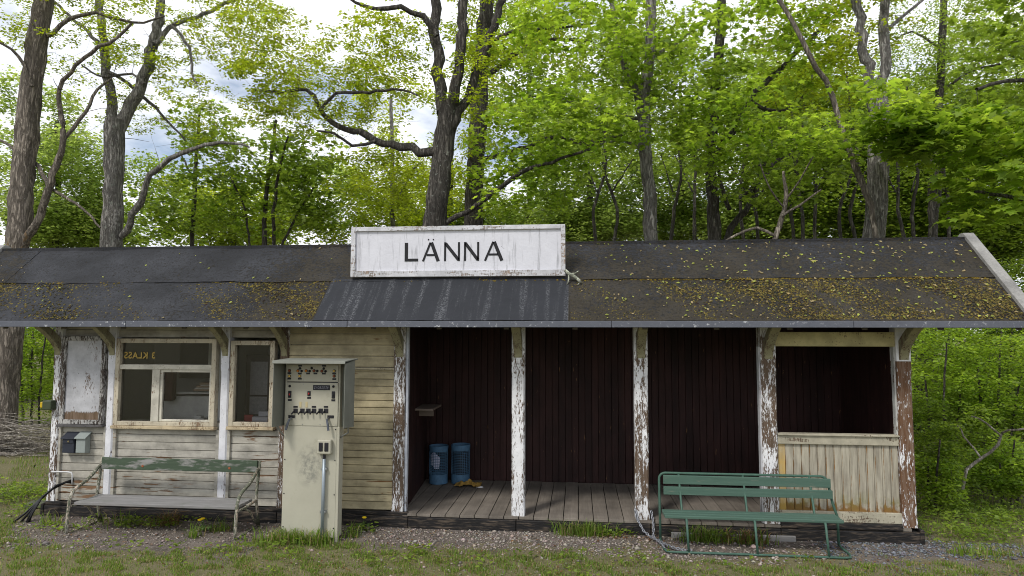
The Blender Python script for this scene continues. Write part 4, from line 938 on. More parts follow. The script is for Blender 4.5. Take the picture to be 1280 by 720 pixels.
# --- the big trees right behind the shelter
tree('oak_tree', 'thick grey brown trunk at the left edge, its bark torn off low down', 'tree', 5.0,
     [[(4, 560, 32), (10, 480, 30), (15, 400, 30), (22, 305, 31), (34, 150, 30), (46, 60, 28), (54, 0, 26), (60, -70, 22)],
      [(20, 315, 13), (42, 288, 13), (60, 240, 12), (72, 200, 11), (79, 178, 9), (75, 145, 8), (74, 112, 7), (88, 90, 6), (115, 65, 6), (145, 48, 5), (165, 30, 4)],
      [(78, 180, 7), (92, 160, 7), (108, 140, 6), (122, 112, 5), (140, 98, 4)],
      [(60, 232, 8), (48, 208, 7), (30, 195, 6), (5, 178, 5), (-20, 165, 4)],
      [(40, 108, 8), (30, 80, 6), (15, 62, 5), (-8, 50, 4)], [(62, 236, 5), (88, 250, 5), (108, 264, 4), (126, 285, 3)],
      [(58, 45, 8), (85, 25, 7), (118, 17, 6), (150, 24, 5), (180, 28, 4), (205, 20, 3)]],
     [(90, 120, 90, 110, .3, 1.2, 60, 0, .2, .5, .06, 'oak', 'yel'), (60, -170, 150, 90, 0, 1.8, 70, 26, .28, .5, .06, 'oak', 'yel'), (60, 20, 110, 60, .5, 1.8, 64, 26, .26, .5, .06, 'oak', 'yel'), (20, -40, 120, 60, 0, 2, 56, 26, .28, .5, .06, 'oak', 'yel')], BARK_TORN)
tree('oak_tree', 'grey forked trunk left of the sign, dividing into two straight stems', 'tree', 6.0,
     [[(139, 312, 29), (141, 240, 27), (143, 180, 27), (143, 150, 25)],
      [(142, 168, 18), (139, 120, 16), (131, 70, 14), (126, 20, 13), (124, -40, 12)],
      [(146, 172, 21), (160, 140, 20), (176, 110, 19), (188, 65, 18), (200, 15, 16), (212, -40, 14)],
      [(152, 295, 11), (164, 275, 11), (178, 248, 10), (187, 222, 9), (212, 200, 8), (246, 184, 7), (284, 178, 5), (312, 184, 3)],
      [(192, 55, 9), (212, 35, 8), (245, 22, 7), (282, 5, 6), (310, -10, 5)],
      [(135, 90, 7), (160, 104, 6), (185, 128, 6), (208, 150, 4), (232, 176, 3)], [(131, 62, 8), (110, 40, 6), (85, 18, 5), (60, -5, 4)],
      [(215, 33, 6), (236, 60, 5), (240, 92, 4), (246, 104, 3)], [(180, 105, 5), (165, 92, 4), (130, 96, 4), (102, 82, 3)]],
     [(220, 110, 100, 110, .3, 1.2, 90, 0, .2, .5, .06, 'oak', 'yel'), (190, -170, 150, 90, 0, 1.8, 70, 26, .28, .5, .06, 'oak', 'yel'), (200, 40, 120, 70, 0, 1.8, 92, 26, .25, .5, .06, 'oak', 'yel'), (150, 110, 90, 70, .6, 1.6, 54, 22, .24, .5, .055, 'oak', 'yel'), (300, 20, 70, 60, .5, 1.5, 70, 26, .26, .5, .06, 'oak', 'yel'), (255, 130, 50, 50, .5, 1, 30, 22, .24, .5, .055, 'oak', 'yel')], BARK_GREY)
tree('oak_tree', 'dark rough oak trunk rising behind the sign, with a long crooked limb reaching left', 'tree', 5.0,
     [[(542, 300, 32), (548, 240, 30), (553, 190, 29), (558, 150, 29), (558, 128, 26)],
      [(553, 142, 20), (549, 90, 19), (546, 40, 18), (543, -40, 15)], [(560, 142, 20), (572, 95, 18), (577, 45, 17), (583, -40, 14)],
      [(563, 160, 17), (584, 118, 15), (606, 66, 14), (624, 15, 13), (636, -40, 11)],
      [(552, 186, 17), (528, 189, 15), (500, 184, 13), (470, 175, 12), (440, 163, 10), (412, 150, 9), (398, 130, 8), (384, 112, 6), (350, 116, 5), (318, 112, 3)],
      [(546, 45, 11), (528, 22, 10), (500, 10, 8), (470, 12, 7), (445, 4, 5), (420, -15, 4)],
      [(552, 284, 9), (584, 262, 9), (618, 240, 8), (652, 216, 7), (690, 202, 5), (740, 186, 4)],
      [(400, 138, 6), (420, 118, 5), (452, 116, 5), (492, 112, 4), (522, 118, 3)], [(470, 176, 6), (440, 182, 5), (416, 166, 4), (396, 164, 3)],
      [(600, 80, 8), (612, 58, 7), (640, 40, 6), (690, 36, 4), (740, 30, 3)]],
     [(430, 130, 110, 90, .2, 1.2, 110, 0, .2, .5, .06, 'oak', 'yel'), (400, 110, 110, 70, .8, 1.8, 150, 30, .28, .5, .065, 'oak', 'yel'), (560, -170, 180, 90, 0, 1.8, 110, 26, .3, .5, .065, 'oak', 'yel'), (480, 60, 70, 60, .2, 1.5, 60, 26, .28, .5, .065, 'oak', 'yel'), (340, 60, 70, 60, .5, 1.5, 60, 28, .28, .5, .065, 'oak', 'yel'),
      (470, 225, 60, 50, 1.5, 1.3, 60, 28, .28, .5, .065, 'oak', 'yel'), (600, 110, 60, 80, .8, 1.4, 44, 28, .28, .5, .065, 'oak', 'yel')], BARK_DARK)
tree('oak_tree', 'dark straight trunk standing close behind the crooked oak by the sign', 'tree', 7.5,
     [[(592, 300, 27), (594, 220, 25), (598, 150, 24), (600, 90, 23), (606, 30, 21), (614, -40, 18)], [(600, 200, 8), (640, 190, 7), (690, 172, 6), (740, 178, 5), (790, 164, 4)], [(602, 100, 9), (640, 70, 8), (680, 50, 6), (740, 52, 5)]],
     [(640, 30, 100, 70, 0, 1.8, 80, 28, .3, .5, .07, 'oak', 'yel'), (570, 215, 60, 60, .5, 1.4, 50, 28, .28, .5, .065, 'oak', 'yel')], BARK_DARK)
tree('maple_tree', 'slender grey lichen covered trunk with a side fork, right of the sign', 'tree', 6.0,
     [[(814, 305, 18), (812, 240, 17), (806, 180, 17), (807, 120, 15), (812, 60, 14), (816, -40, 12)], [(806, 165, 11), (792, 110, 10), (772, 50, 10), (758, -30, 9)], [(806, 190, 6), (780, 175, 5), (745, 182, 4), (712, 178, 3)], [(812, 70, 6), (840, 58, 5), (875, 30, 4)],
      [(808, 150, 6), (770, 142, 5), (720, 128, 5), (660, 118, 4)]],
     [(800, -120, 150, 70, 0, 1.6, 80, 13, .32, .32, .12, 'maple', 'bri'), (720, 60, 120, 75, -.8, 1.6, 115, 13, .30, .32, .12, 'maple', 'bri'), (700, 165, 120, 55, -1.0, 1.5, 130, 13, .30, .3, .12, 'maple', 'bri'), (850, 90, 90, 70, 0, 1.5, 90, 13, .30, .32, .115, 'maple', 'mid'), (650, 235, 80, 45, -.6, 1.2, 70, 13, .28, .3, .115, 'maple', 'bri')], BARK_GREY)
tree('maple_tree', 'dark slim trunk with a long branch slanting up to the right', 'tree', 7.0,
     [[(893, 305, 17), (891, 240, 15), (889, 185, 14), (893, 120, 13), (900, 50, 12), (906, -40, 10)], [(892, 195, 10), (918, 158, 9), (952, 108, 9), (996, 66, 8), (1038, 24, 6), (1080, -20, 5)],
      [(908, 306, 12), (922, 272, 10), (940, 246, 8), (956, 205, 6), (975, 160, 5)], [(912, 262, 7), (903, 238, 6), (897, 214, 5)], [(940, 128, 6), (975, 140, 5), (1010, 116, 4)], [(925, 250, 6), (985, 190, 6), (1040, 150, 5)]],
     [(930, -120, 140, 70, 0, 1.6, 80, 13, .32, .32, .12, 'maple', 'bri'), (930, 60, 110, 80, -.5, 1.8, 110, 13, .32, .32, .125, 'maple', 'bri'), (910, 160, 90, 50, -1.2, 1.5, 100, 13, .3, .3, .12, 'maple', 'bri'), (1010, 70, 80, 80, .5, 1.5, 120, 26, .3, .5, .075, 'oak', 'yel'), (980, 215, 90, 40, -1.2, 1.2, 70, 13, .3, .3, .12, 'maple', 'mid')], BARK_DARK)
tree('maple_tree', 'pale grey trunk splitting into twin upright stems above the right bays', 'tree', 5.0,
     [[(1094, 304, 27), (1096, 250, 25), (1098, 190, 25), (1100, 150, 25), (1099, 128, 22)], [(1096, 148, 16), (1086, 95, 15), (1077, 45, 14), (1068, -40, 13)], [(1102, 150, 16), (1104, 90, 15), (1106, 30, 14), (1108, -40, 13)],
      [(1096, 200, 7), (1120, 170, 5), (1160, 150, 4), (1210, 140, 3)], [(1105, 40, 6), (1130, 20, 5), (1160, -5, 4)]],
     [(1090, -140, 130, 80, 0, 1.6, 80, 24, .3, .5, .07, 'oak', 'yel'), (1070, 150, 80, 40, -1.2, 1.2, 40, 14, .28, .3, .12, 'maple', 'bri'), (1060, 30, 70, 60, .8, 1.4, 50, 24, .28, .5, .07, 'oak', 'yel')], BARK_GREY)
tree('maple_tree', 'bright green maple spreading broad leaves over the right roof end', 'tree', 4.2,
     [[(1345, 330, 20), (1338, 200, 18), (1330, 100, 16), (1325, -20, 12)], [(1336, 220, 9), (1290, 200, 8), (1230, 170, 6), (1170, 160, 5), (1110, 168, 3)], [(1330, 110, 8), (1270, 100, 6), (1220, 110, 5)], [(1338, 270, 7), (1280, 250, 6), (1220, 240, 4)]],
     [(1215, 175, 95, 38, -.4, .9, 70, 12, .26, .28, .165, 'maple', 'bri'), (1245, 235, 60, 48, -.6, .8, 52, 12, .26, .3, .165, 'maple', 'bri'), (1150, 160, 70, 26, -.4, .7, 38, 12, .24, .28, .16, 'maple', 'bri'), (1265, 90, 70, 60, .3, 1.1, 50, 13, .28, .35, .12, 'maple', 'mid'), (1265, 20, 60, 50, .3, 1.1, 40, 13, .28, .35, .12, 'maple', 'mid')], BARK_DARK)
tree('birch_tree', 'fine leaved birch with hanging sprays at the upper right', 'tree', 10.0,
     [[(1165, 305, 11), (1168, 200, 10), (1175, 100, 9), (1180, 0, 8), (1184, -70, 6)], [(1172, 120, 4), (1210, 90, 4), (1250, 80, 3)], [(1176, 60, 4), (1140, 40, 3), (1120, 50, 2)]],
     [(1170, 40, 60, 70, 0, 1.5, 70, 34, .3, 1.0, .05, 'plain', 'mid'), (1250, 40, 60, 90, 0, 1.5, 60, 34, .3, 1.0, .05, 'plain', 'mid'), (1130, 90, 40, 60, 0, 1.5, 44, 34, .3, 1.0, .05, 'plain', 'mid'), (1200, 130, 90, 60, .8, 1.5, 50, 34, .3, 1, .05, 'plain', 'mid')], BARK_DARK)
tree('dead_tree', 'thin bare brown stem leaning to the left across the pale twin trunk', 'tree', 4.6,
     [[(1096, 305, 7), (1088, 258, 8), (1062, 190, 8), (1040, 120, 7), (1010, 65, 6), (975, 0, 6), (950, -40, 5)]], [], BARK_BROWN, base=True)
tree('dead_tree', 'broken brown snag with thin dead side branches just above the right roof ridge', 'tree', 4.4,
     [[(966, 310, 7), (974, 285, 7), (980, 262, 6), (983, 238, 5), (979, 214, 3)], [(970, 296, 5), (945, 285, 5), (920, 294, 4), (898, 306, 3)], [(978, 270, 4), (1000, 256, 3.5), (1028, 236, 2.5)], [(982, 250, 3), (1000, 225, 2.5), (1016, 196, 2)], [(979, 258, 3), (962, 236, 2.5), (950, 205, 2)]], [], BARK_BROWN)
# --- bushy young trees, left half
tree('maple_tree', 'bushy mid green young maple on twin thin stems between the forked trunk and the sign', 'tree', 8.5,
     [[(330, 308, 7), (332, 250, 6), (338, 200, 5), (345, 150, 4)], [(342, 308, 6), (344, 250, 5), (350, 210, 4), (360, 170, 3)], [(312, 308, 4), (306, 262, 3), (290, 225, 3)], [(352, 308, 4), (372, 268, 4), (392, 235, 3)]],
     [(330, 195, 120, 50, 0, 1.6, 130, 13, .32, .32, .125, 'maple', 'mid'), (390, 240, 60, 55, .3, 1.3, 110, 13, .32, .35, .125, 'maple', 'mid'), (250, 250, 90, 52, .3, 1.5, 100, 13, .32, .35, .125, 'maple', 'mid'), (330, 275, 110, 34, .6, 1.4, 70, 13, .32, .35, .125, 'maple', 'bri')], BARK_DARK)
tree('maple_tree', 'small leafy tree filling the gap low behind the forked trunk', 'tree', 9.5,
     [[(240, 308, 6), (242, 260, 6), (246, 190, 5), (250, 140, 3)], [(244, 230, 4), (225, 190, 3)]],
     [(255, 165, 50, 50, 0, 1.3, 60, 13, .3, .35, .12, 'maple', 'mid'), (200, 270, 60, 40, 0, 1.4, 80, 13, .32, .35, .12, 'maple', 'mid')], BARK_DARK)
tree('ash_tree', 'pale airy young tree standing in the gap just left of the sign', 'tree', 11.0,
     [[(490, 306, 7), (491, 240, 6), (490, 170, 5), (488, 120, 4)], [(491, 260, 4), (515, 215, 3), (530, 200, 2)]],
     [(490, 230, 60, 70, 0, 1.5, 90, 26, .35, .6, .085, 'plain', 'yel'), (440, 290, 60, 22, 0, 1.5, 44, 26, .35, .6, .085, 'plain', 'yel')], BARK_GREY)
for lab, px, Y, blobs in (
    ('pale green tree far off behind the leftmost trunk', 70, 15, [(70, 250, 70, 70, 0, 2, 130, 44, .55, .7, .10, 'plain', 'pale'), (40, 150, 60, 70, 0, 2, 60, 44, .5, .7, .10, 'plain', 'pale'), (105, 205, 40, 60, 0, 2, 50, 40, .5, .7, .10, 'plain', 'pale')]),
    ('distant rounded tree between leftmost trunk and forked trunk', 112, 17, [(118, 290, 60, 40, 0, 2, 80, 44, .6, .7, .11, 'plain', 'pale'), (190, 220, 40, 30, 0, 2, 22, 40, .5, .7, .1, 'plain', 'mid')]),
    ('distant leafy tree low behind the young maple, left half', 290, 17, [(400, 240, 80, 50, 0, 2, 70, 40, .5, .7, .1, 'plain', 'pale'), (300, 270, 120, 60, 0, 2.5, 150, 44, .6, .7, .11, 'plain', 'yel')]),
    ('distant yellow green tree behind the sign', 560, 18, [(540, 260, 100, 60, 0, 2.5, 120, 44, .6, .7, .11, 'plain', 'yel'), (500, 130, 70, 60, 0, 2, 30, 40, .5, .7, .1, 'plain', 'yel')]),
    ('pale distant tree just right of the sign', 735, 17, [(735, 215, 90, 100, 0, 2.5, 230, 46, .6, .8, .11, 'plain', 'pale')]),
    ('distant tree behind the slender lichen covered trunk', 850, 19, [(840, 220, 60, 90, 0, 2.5, 120, 46, .6, .8, .11, 'plain', 'pale'), (800, 70, 80, 90, 0, 2.5, 120, 44, .6, .8, .11, 'plain', 'mid')]),
    ('distant dense tree behind the dark slim trunk', 930, 18, [(940, 190, 90, 130, 0, 2.5, 300, 46, .6, .8, .11, 'plain', 'pale')]),
    ('distant dense tree behind the leaning bare stem', 1030, 17, [(1030, 190, 90, 130, 0, 2.5, 300, 46, .6, .8, .11, 'plain', 'mid')]),
    ('distant dense tree behind the pale twin trunk', 1130, 16, [(1130, 210, 90, 110, 0, 2.5, 280, 46, .6, .8, .11, 'plain', 'mid')]),
    ('distant dense tree at the far right edge', 1240, 15, [(1240, 230, 100, 120, 0, 2.5, 320, 46, .55, .8, .11, 'plain', 'mid'), (1230, 90, 80, 80, 0, 2, 90, 44, .5, .8, .1, 'plain', 'pale')]),
    ('distant leafy tree outside the left edge of the roof', -90, 15, [(-90, 230, 110, 130, 0, 2, 150, 44, .6, .8, .11, 'plain', 'pale'), (-70, 420, 110, 110, 0, 2, 150, 44, .6, .8, .11, 'plain', 'mid')]),
    ('distant leafy tree outside the right edge of the picture', 1400, 14, [(1400, 220, 120, 140, 0, 2, 170, 44, .6, .8, .11, 'plain', 'mid'), (1390, 430, 120, 120, 0, 2, 170, 44, .6, .8, .11, 'plain', 'mid')]),
    ('upper distant tree above and behind the sign', 660, 20, [(660, 90, 100, 110, 0, 2.5, 130, 44, .6, .8, .11, 'plain', 'mid')])):
    tree('forest_tree', lab, 'tree', Y, [[(px, 310, 9), (px + 3, 220, 8), (px + 1, max(120, min(q[1] for q in blobs)), 5)]], blobs + [(px, 285, 75, 34, .5, 1.6, 130 if px > 500 else 60, 44, .5, .8, .10, 'plain', 'pale')], BARK_DARK, 'trees of the forest edge')
# --- thin saplings behind the roof
for lab, px, top, Y, lean in (('thin dark sapling stem nearest the broken snag', 1003, 120, 9, 4), ('thin dark sapling between the snag and the leaning stem', 1018, 100, 10, -3), ('slim sapling stem just left of the pale twin trunk', 1052, 90, 9, 6),
                              ('slim crooked sapling just right of the pale twin trunk', 1143, 110, 8, -10), ('second thin dark stem right beside the broken snag', 992, 140, 10, -6), ('crooked thin stem between the dark slim trunk and the broken snag', 948, 130, 8, 12), ('thin dark sapling right under the leaning bare stem', 1070, 150, 10, -8), ('slim dark sapling nearest the right verge of the roof', 1186, 180, 8, -12), ('thin leafy sapling right of the lichen covered trunk', 838, 150, 9, 8), ('thin dark stem just left of the dark slim trunk', 868, 140, 11, -5), ('thin sapling slanting away left, right of the twin trunk', 1132, 170, 8, -30), ('thin sapling under the bright maple branch', 1165, 160, 9, 14),
                              ('thin sapling low by the dark slim trunk', 930, 150, 10, 5), ('thin sapling stem between sign and lichen covered trunk', 745, 130, 10, 4), ('twiggy sapling halfway between sign and lichen covered trunk', 768, 160, 11, -8)):
    tree('sapling', lab, 'sapling', Y, [[(px, 306, 4.6), (px + lean * .3 + random.uniform(-7, 7), 262, 4.2), (px + lean * .5 + random.uniform(-10, 10), 215, 3.6), (px + lean * .7 + random.uniform(-8, 8), 170, 3), (px + lean, top - 10, 2)], [(px + lean * .4, 240, 2.6), (px + lean * .4 + random.choice([-1, 1]) * random.uniform(14, 30), 195, 1.6)]], [(px + lean * .7, (top + 220) / 2, 34, 60, 0, .7, 16, 22, .3, .5, .07, 'plain', 'mid')], BARK_DARK, 'saplings behind the roof')
# --- undergrowth at the right of the shelter
def shrub(label, px, base_py, Y, blobs, stems, name='shrub', bm=BARK_DARK):
    tree(name, label, 'shrub', Y, [[(px + a, base_py, 4), (px + a * 1.3, base_py - h * .5, 3), (px + a * 1.9 + 3, base_py - h, 2)] for a, h in stems], blobs, bm, 'undergrowth beside the shelter', base=True, dy=.5, twig_r=.007)
shrub('dense dark green shrub close against the right end of the shelter', 1180, 600, 3.0, [(1185, 540, 52, 66, 0, .7, 150, 20, .2, .45, .050, 'oak', 'mid'), (1175, 460, 44, 60, .3, .7, 110, 20, .2, .45, .050, 'oak', 'bri')], ((-14, 130), (0, 170), (12, 140)))
shrub('leafy shrub under the far right roof corner', 1245, 600, 3.2, [(1245, 470, 60, 66, 0, .8, 150, 20, .22, .45, .052, 'oak', 'bri'), (1255, 555, 55, 56, 0, .7, 130, 20, .2, .45, .050, 'oak', 'mid')], ((-14, 150), (2, 190), (15, 130)))
shrub('tall thin stemmed shrub behind the right corner post', 1160, 600, 5.0, [(1170, 440, 60, 70, 0, .9, 130, 26, .24, .5, .046, 'oak', 'bri'), (1165, 550, 50, 60, 0, .8, 100, 22, .24, .5, .06, 'oak', 'deep')], ((-10, 180), (4, 220), (14, 200)))
shrub('broad shrub filling the back of the right edge', 1260, 600, 5.5, [(1290, 345, 50, 40, 0, 1, 70, 26, .26, .5, .05, 'oak', 'mid'), (1250, 430, 70, 70, 0, 1, 150, 26, .26, .5, .05, 'oak', 'bri'), (1260, 540, 70, 70, 0, 1, 150, 22, .26, .5, .065, 'oak', 'deep')], ((-16, 200), (2, 230), (18, 180)))
shrub('low bright green weedy bush at the foot of the right shrubs', 1250, 618, 2.2, [(1250, 596, 42, 20, 0, .4, 36, 16, .14, .5, .07, 'oak', 'bri'), (1200, 608, 40, 16, 0, .4, 22, 16, .12, .5, .06, 'oak', 'mid')], ((-10, 20), (6, 30)))
shrub('low dense bush hiding the foot of the right end wall', 1168, 640, 1.3, [(1172, 600, 24, 34, 0, .4, 70, 22, .16, .5, .042, 'oak', 'bri'), (1178, 560, 26, 40, .3, .4, 60, 22, .16, .5, .042, 'oak', 'mid')], ((-6, 60), (2, 90), (8, 70)))
shrub('waist high leafy bush right of the pale dead sapling', 1262, 640, 1.7, [(1262, 590, 40, 36, 0, .5, 110, 22, .17, .5, .045, 'oak', 'bri'), (1225, 608, 36, 20, 0, .4, 50, 20, .15, .5, .045, 'oak', 'mid')], ((-8, 60), (2, 90), (8, 70)))
shrub('dark thicket far behind the right end of the shelter', 1210, 580, 8.5, [(1200, 440, 90, 90, 0, 1.4, 200, 30, .4, .6, .09, 'oak', 'deep'), (1290, 470, 80, 110, 0, 1.4, 200, 30, .4, .6, .09, 'oak', 'deep'), (1200, 540, 90, 70, 0, 1.4, 140, 30, .4, .6, .09, 'oak', 'deep')], ((-14, 200), (0, 230), (15, 200)))
tree('dead_sapling', 'bare pale crooked dead sapling among the right shrubs', 'sapling', 1.15, [[(1203, 612, 4), (1208, 588, 4), (1226, 573, 3.6), (1248, 556, 3.4), (1253, 541, 3), (1272, 537, 2.6), (1300, 533, 2)], [(1252, 545, 3), (1232, 528, 2.5), (1215, 520, 1.5)], [(1226, 572, 3), (1205, 545, 2.5), (1198, 532, 1.5)]], [], BARK_DEAD, base=False, dy=.3)
# --- left side
shrub('leafy bush behind the brushwood at the left edge', 40, 560, 6.5, [(40, 450, 40, 60, 0, .9, 120, 22, .24, .5, .065, 'oak', 'bri'), (45, 520, 40, 40, 0, .8, 60, 26, .24, .5, .046, 'oak', 'bri'), (-20, 470, 40, 70, 0, .9, 60, 26, .24, .5, .046, 'oak', 'bri')], ((-10, 160), (0, 190), (8, 150)))
shrub('far dark bush seen under the left eave', 30, 540, 11, [(30, 470, 80, 70, 0, 1.6, 160, 30, .4, .6, .09, 'oak', 'mid'), (40, 400, 60, 60, 0, 1.6, 100, 30, .4, .6, .09, 'oak', 'bri')], ((-8, 110), (4, 130)))
shrub('low weedy plants in front of the brushwood pile', 30, 600, 2.6, [(30, 588, 30, 12, 0, .3, 26, 14, .12, .5, .06, 'oak', 'bri')], ((-8, 14), (6, 18)))
# heap of cut branches
bp = []
for k in range(150):
    px, py = random.uniform(-60, 62), random.gauss(556, 15); Y = random.uniform(3.2, 4.6); ln = random.uniform(40, 110); an = random.gauss(.06, .16)
    r = random.choice([.006, .008, .010, .014]); pts = []
    for t in np.linspace(-.5, .5, 6):
        x = px + math.cos(an) * ln * t; y = py + math.sin(an) * ln * t + 8 * t * t * random.uniform(-1, 1); x = min(x, 63); q = at(x, y, Y + t * random.uniform(-.5, .5)); q.z = max(q.z, .02); pts.append(np.array(q))
    bp.append((np.array(pts), np.linspace(r, r * .5, 6), 5))
for k in range(34):
    px, py = random.uniform(-60, 40), random.gauss(553, 12); Y = random.uniform(3.0, 3.7); ln = random.uniform(60, 130); an = random.gauss(.08, .16); r = random.uniform(.012, .024); pts = []
    for t in np.linspace(-.5, .5, 7):
        x = px + math.cos(an) * ln * t + random.uniform(-1, 1); q = at(min(x, 64), py + math.sin(an) * ln * t + random.uniform(-1.5, 1.5), Y + t * .4); q.z = max(q.z, .03); pts.append(np.array(q))
    bp.append((np.array(pts), np.linspace(r, r * .45, 7), 6))
for k in range(22):
    px = random.uniform(-20, 58); p0 = np.array(at(px, 560, 3.8)); d = np.array([random.uniform(-.6, .6), random.uniform(-.2, .2), random.uniform(.3, .9)])
    bp.append((np.array([p0 + d * t + np.array([0, 0, -.1 * t * t]) for t in np.linspace(0, 1, 5)]), np.linspace(.006, .002, 5), 4))
Vt, Ft, St = tubes_np(bp); tag(np_mesh('brush_pile', Vt, Ft, St, BARK_DEAD, None, True), 'heap of cut grey branches piled at the left edge beside the shelter', 'brushwood', kind='stuff')

# ================================================================== grass, gravel, weeds
def bladed(P, h, wd, tints, bend=.5):
    n = len(P); a = RNG.uniform(0, 6.28, n); h = h * RNG.uniform(.5, 1.3, n); d = np.stack([np.cos(a), np.sin(a), np.zeros(n)], 1); s = np.stack([-np.sin(a), np.cos(a), np.zeros(n)], 1)
    bd = bend * RNG.uniform(.2, 1.4, n); wv = (wd * RNG.uniform(.6, 1.3, n))[:, None]
    m = P + d * (h * bd * .35)[:, None] + np.array([0, 0, 1]) * (h * .62)[:, None]; t = P + d * (h * bd)[:, None] + np.array([0, 0, 1]) * (h * (1 - .25 * bd))[:, None]
    V = np.stack([P - s * wv, P + s * wv, m + s * wv * .7, m - s * wv * .7, t], 1); F = np.array([0, 1, 2, 3, 3, 2, 4])
    return V.reshape(-1, 3), (F[None] + np.arange(n)[:, None] * 5).ravel(), np.tile([4, 3], n), np.repeat(np.c_[tints, np.ones(n)], 5, 0)
def nf(x, y, s, k): # cheap smooth noise in 0..1
    return .5 + .25 * (np.sin(x * s + k) * np.cos(y * s * 1.3 + k * 2) + np.sin(x * s * 2.3 + y * s * 1.7 + k * 3) * .7 + np.sin(x * s * .6 - y * s * 2.9 + k) * .5)
def gtint(n, dry=.3):
    g = np.array([.13, .205, .03]) * RNG.uniform(.55, 1.35, (n, 1)); y = np.array([.30, .25, .12]) * RNG.uniform(.6, 1.2, (n, 1)); return np.where(RNG.uniform(0, 1, (n, 1)) < dry, y, g)
def grass_dens(x, y):
    edge = np.interp(x, [-6.4, -5.3, -4.3, -3.2, -2.5, -1.6, -.5, .6, 1.5, 2.4, 3.2, 4.2, 5], [.6, -.35, -1.0, -1.05, -.55, -.52, -.62, -.62, -.78, -.75, -.52, -.45, -.25])
    d = np.clip((edge + (nf(x, y, 6, 1) - .5) * .35 - y) / .16, 0, 1); d = d * (.16 + .84 * (nf(x, y, 9, 4) > .55))
    side = ((x > 4.05) | (x < -5.45)) & (y > -.3); return np.where(side, .85 * (nf(x, y, 4, 2) > .32), d)
n = 300000; x = np.concatenate([RNG.uniform(-8.5, 7.5, 120000), RNG.uniform(-5.6, 5.2, 180000)]); y = np.concatenate([RNG.uniform(-2.2, 4.5, 120000), RNG.uniform(-1.9, -.2, 180000)]); ok = (RNG.uniform(0, 1, n) < grass_dens(x, y)) & ~((x > -5.35) & (x < 3.98) & (y > -.06) & (y < 1.8)) & ((y < 1.2) | (x < -5) | (x > 4)); x, y = x[ok], y[ok]
P = np.stack([x, y, gz(x, y) - .004], 1); hh = np.where((x > 4.1) & (y > .2), .045, np.where((x < -5.4) & (y > .3), .06, .034))
g = bladed(P, hh, .0028, gtint(len(P), .27)); tag(np_mesh('grass', *g[:3], GRASSM, colors=g[3]), 'short patchy grass in front of and beside the shelter', 'grass', kind='stuff')
TP_ = []
for cx, cy, rx, ry, k in ((.72, -.10, .26, .07, 300), (.5, -.12, .1, .05, 60), (1.86, -.15, .24, .07, 260), (-2.15, -.66, .34, .07, 420), (-1.85, -.68, .16, .05, 120), (-4.25, -.25, .28, .1, 60), (-3.72, -.22, .16, .07, 35), (-3.05, -.35, .14, .06, 60), (-4.95, -.35, .12, .06, 50), (2.3, -.22, .2, .06, 60), (4.35, -.3, .3, .08, 120), (4.6, .5, .5, .4, 120), (5.2, 1.3, .8, .4, 420), (-6.3, .9, .6, .6, 260), (-1.62, -.42, .08, .05, 50), (-3.2, -.55, .1, .05, 40)):
    TP_.append(np.stack([RNG.normal(cx, rx * .5, k), RNG.normal(cy, ry * .6, k), np.zeros(k)], 1))
TP_ = np.concatenate(TP_); TP_[:, 2] = gz(TP_[:, 0], TP_[:, 1]) - .004; TP_ = TP_[~((TP_[:, 1] > -.045) & (TP_[:, 0] > -5.35) & (TP_[:, 0] < 3.98))]
g = bladed(TP_, np.where((TP_[:, 0] > 4.2) | (TP_[:, 0] < -5.4), .11, .15), .0042, gtint(len(TP_), .2), .8); tag(np_mesh('tall_grass', *g[:3], GRASSM, colors=g[3]), 'taller green grass tufts along the sill and under the benches', 'grass', kind='stuff')
# broad leaved weeds
WC = []
for cx, cy, rx, ry, k in ((5.0, .9, .9, .55, 210), (4.5, .2, .4, .3, 50), (-6.2, .7, .7, .6, 130), (-5.5, .0, .2, .2, 14), (.95, -.1, .25, .05, 14), (2.0, -.12, .3, .05, 16), (-3.9, -.25, .7, .15, 34), (-4.7, -.45, .3, .1, 12), (-2.2, -.7, .3, .1, 12), (-1.6, -.2, .1, .06, 8), (0, -1.0, 4.5, .35, 90)):
    WC.append(np.stack([RNG.normal(cx, rx * .55, k), RNG.normal(cy, ry * .55, k), RNG.uniform(.015, .05, k)], 1))
WC = np.concatenate(WC); WC = WC[~((WC[:, 1] > -.06) & (WC[:, 0] > -5.4) & (WC[:, 0] < 4.02))]; WC[:, 2] *= np.where((WC[:, 0] > 4.1) | (WC[:, 0] < -5.4), 2.2, 1)
V, F, S_, C_ = leaf_arrays(WC, 11, .09, .35, .042, 'oak', palette('mid', len(WC)), .5, -.2); tag(np_mesh('ground_weeds', V, F, S_, LEAF, colors=C_), 'low broad leaved weeds in the grass around the shelter', 'weeds', kind='stuff')
# dead curled grass
k = 260; P = np.concatenate([np.stack([RNG.normal(-3.72, .07, 130), RNG.normal(-.20, .05, 130), np.zeros(130)], 1), np.stack([RNG.normal(2.25, .09, 130), RNG.normal(-.16, .04, 130), np.zeros(130)], 1)]); P = P[P[:, 1] < -.04]
g = bladed(P, .13, .004, np.array([.20, .13, .055]) * RNG.uniform(.6, 1.2, (len(P), 1)), 1.6); tag(np_mesh('dry_grass', *g[:3], GRASSM, colors=g[3]), 'withered brown grass clumps behind the two benches', 'grass', kind='stuff')
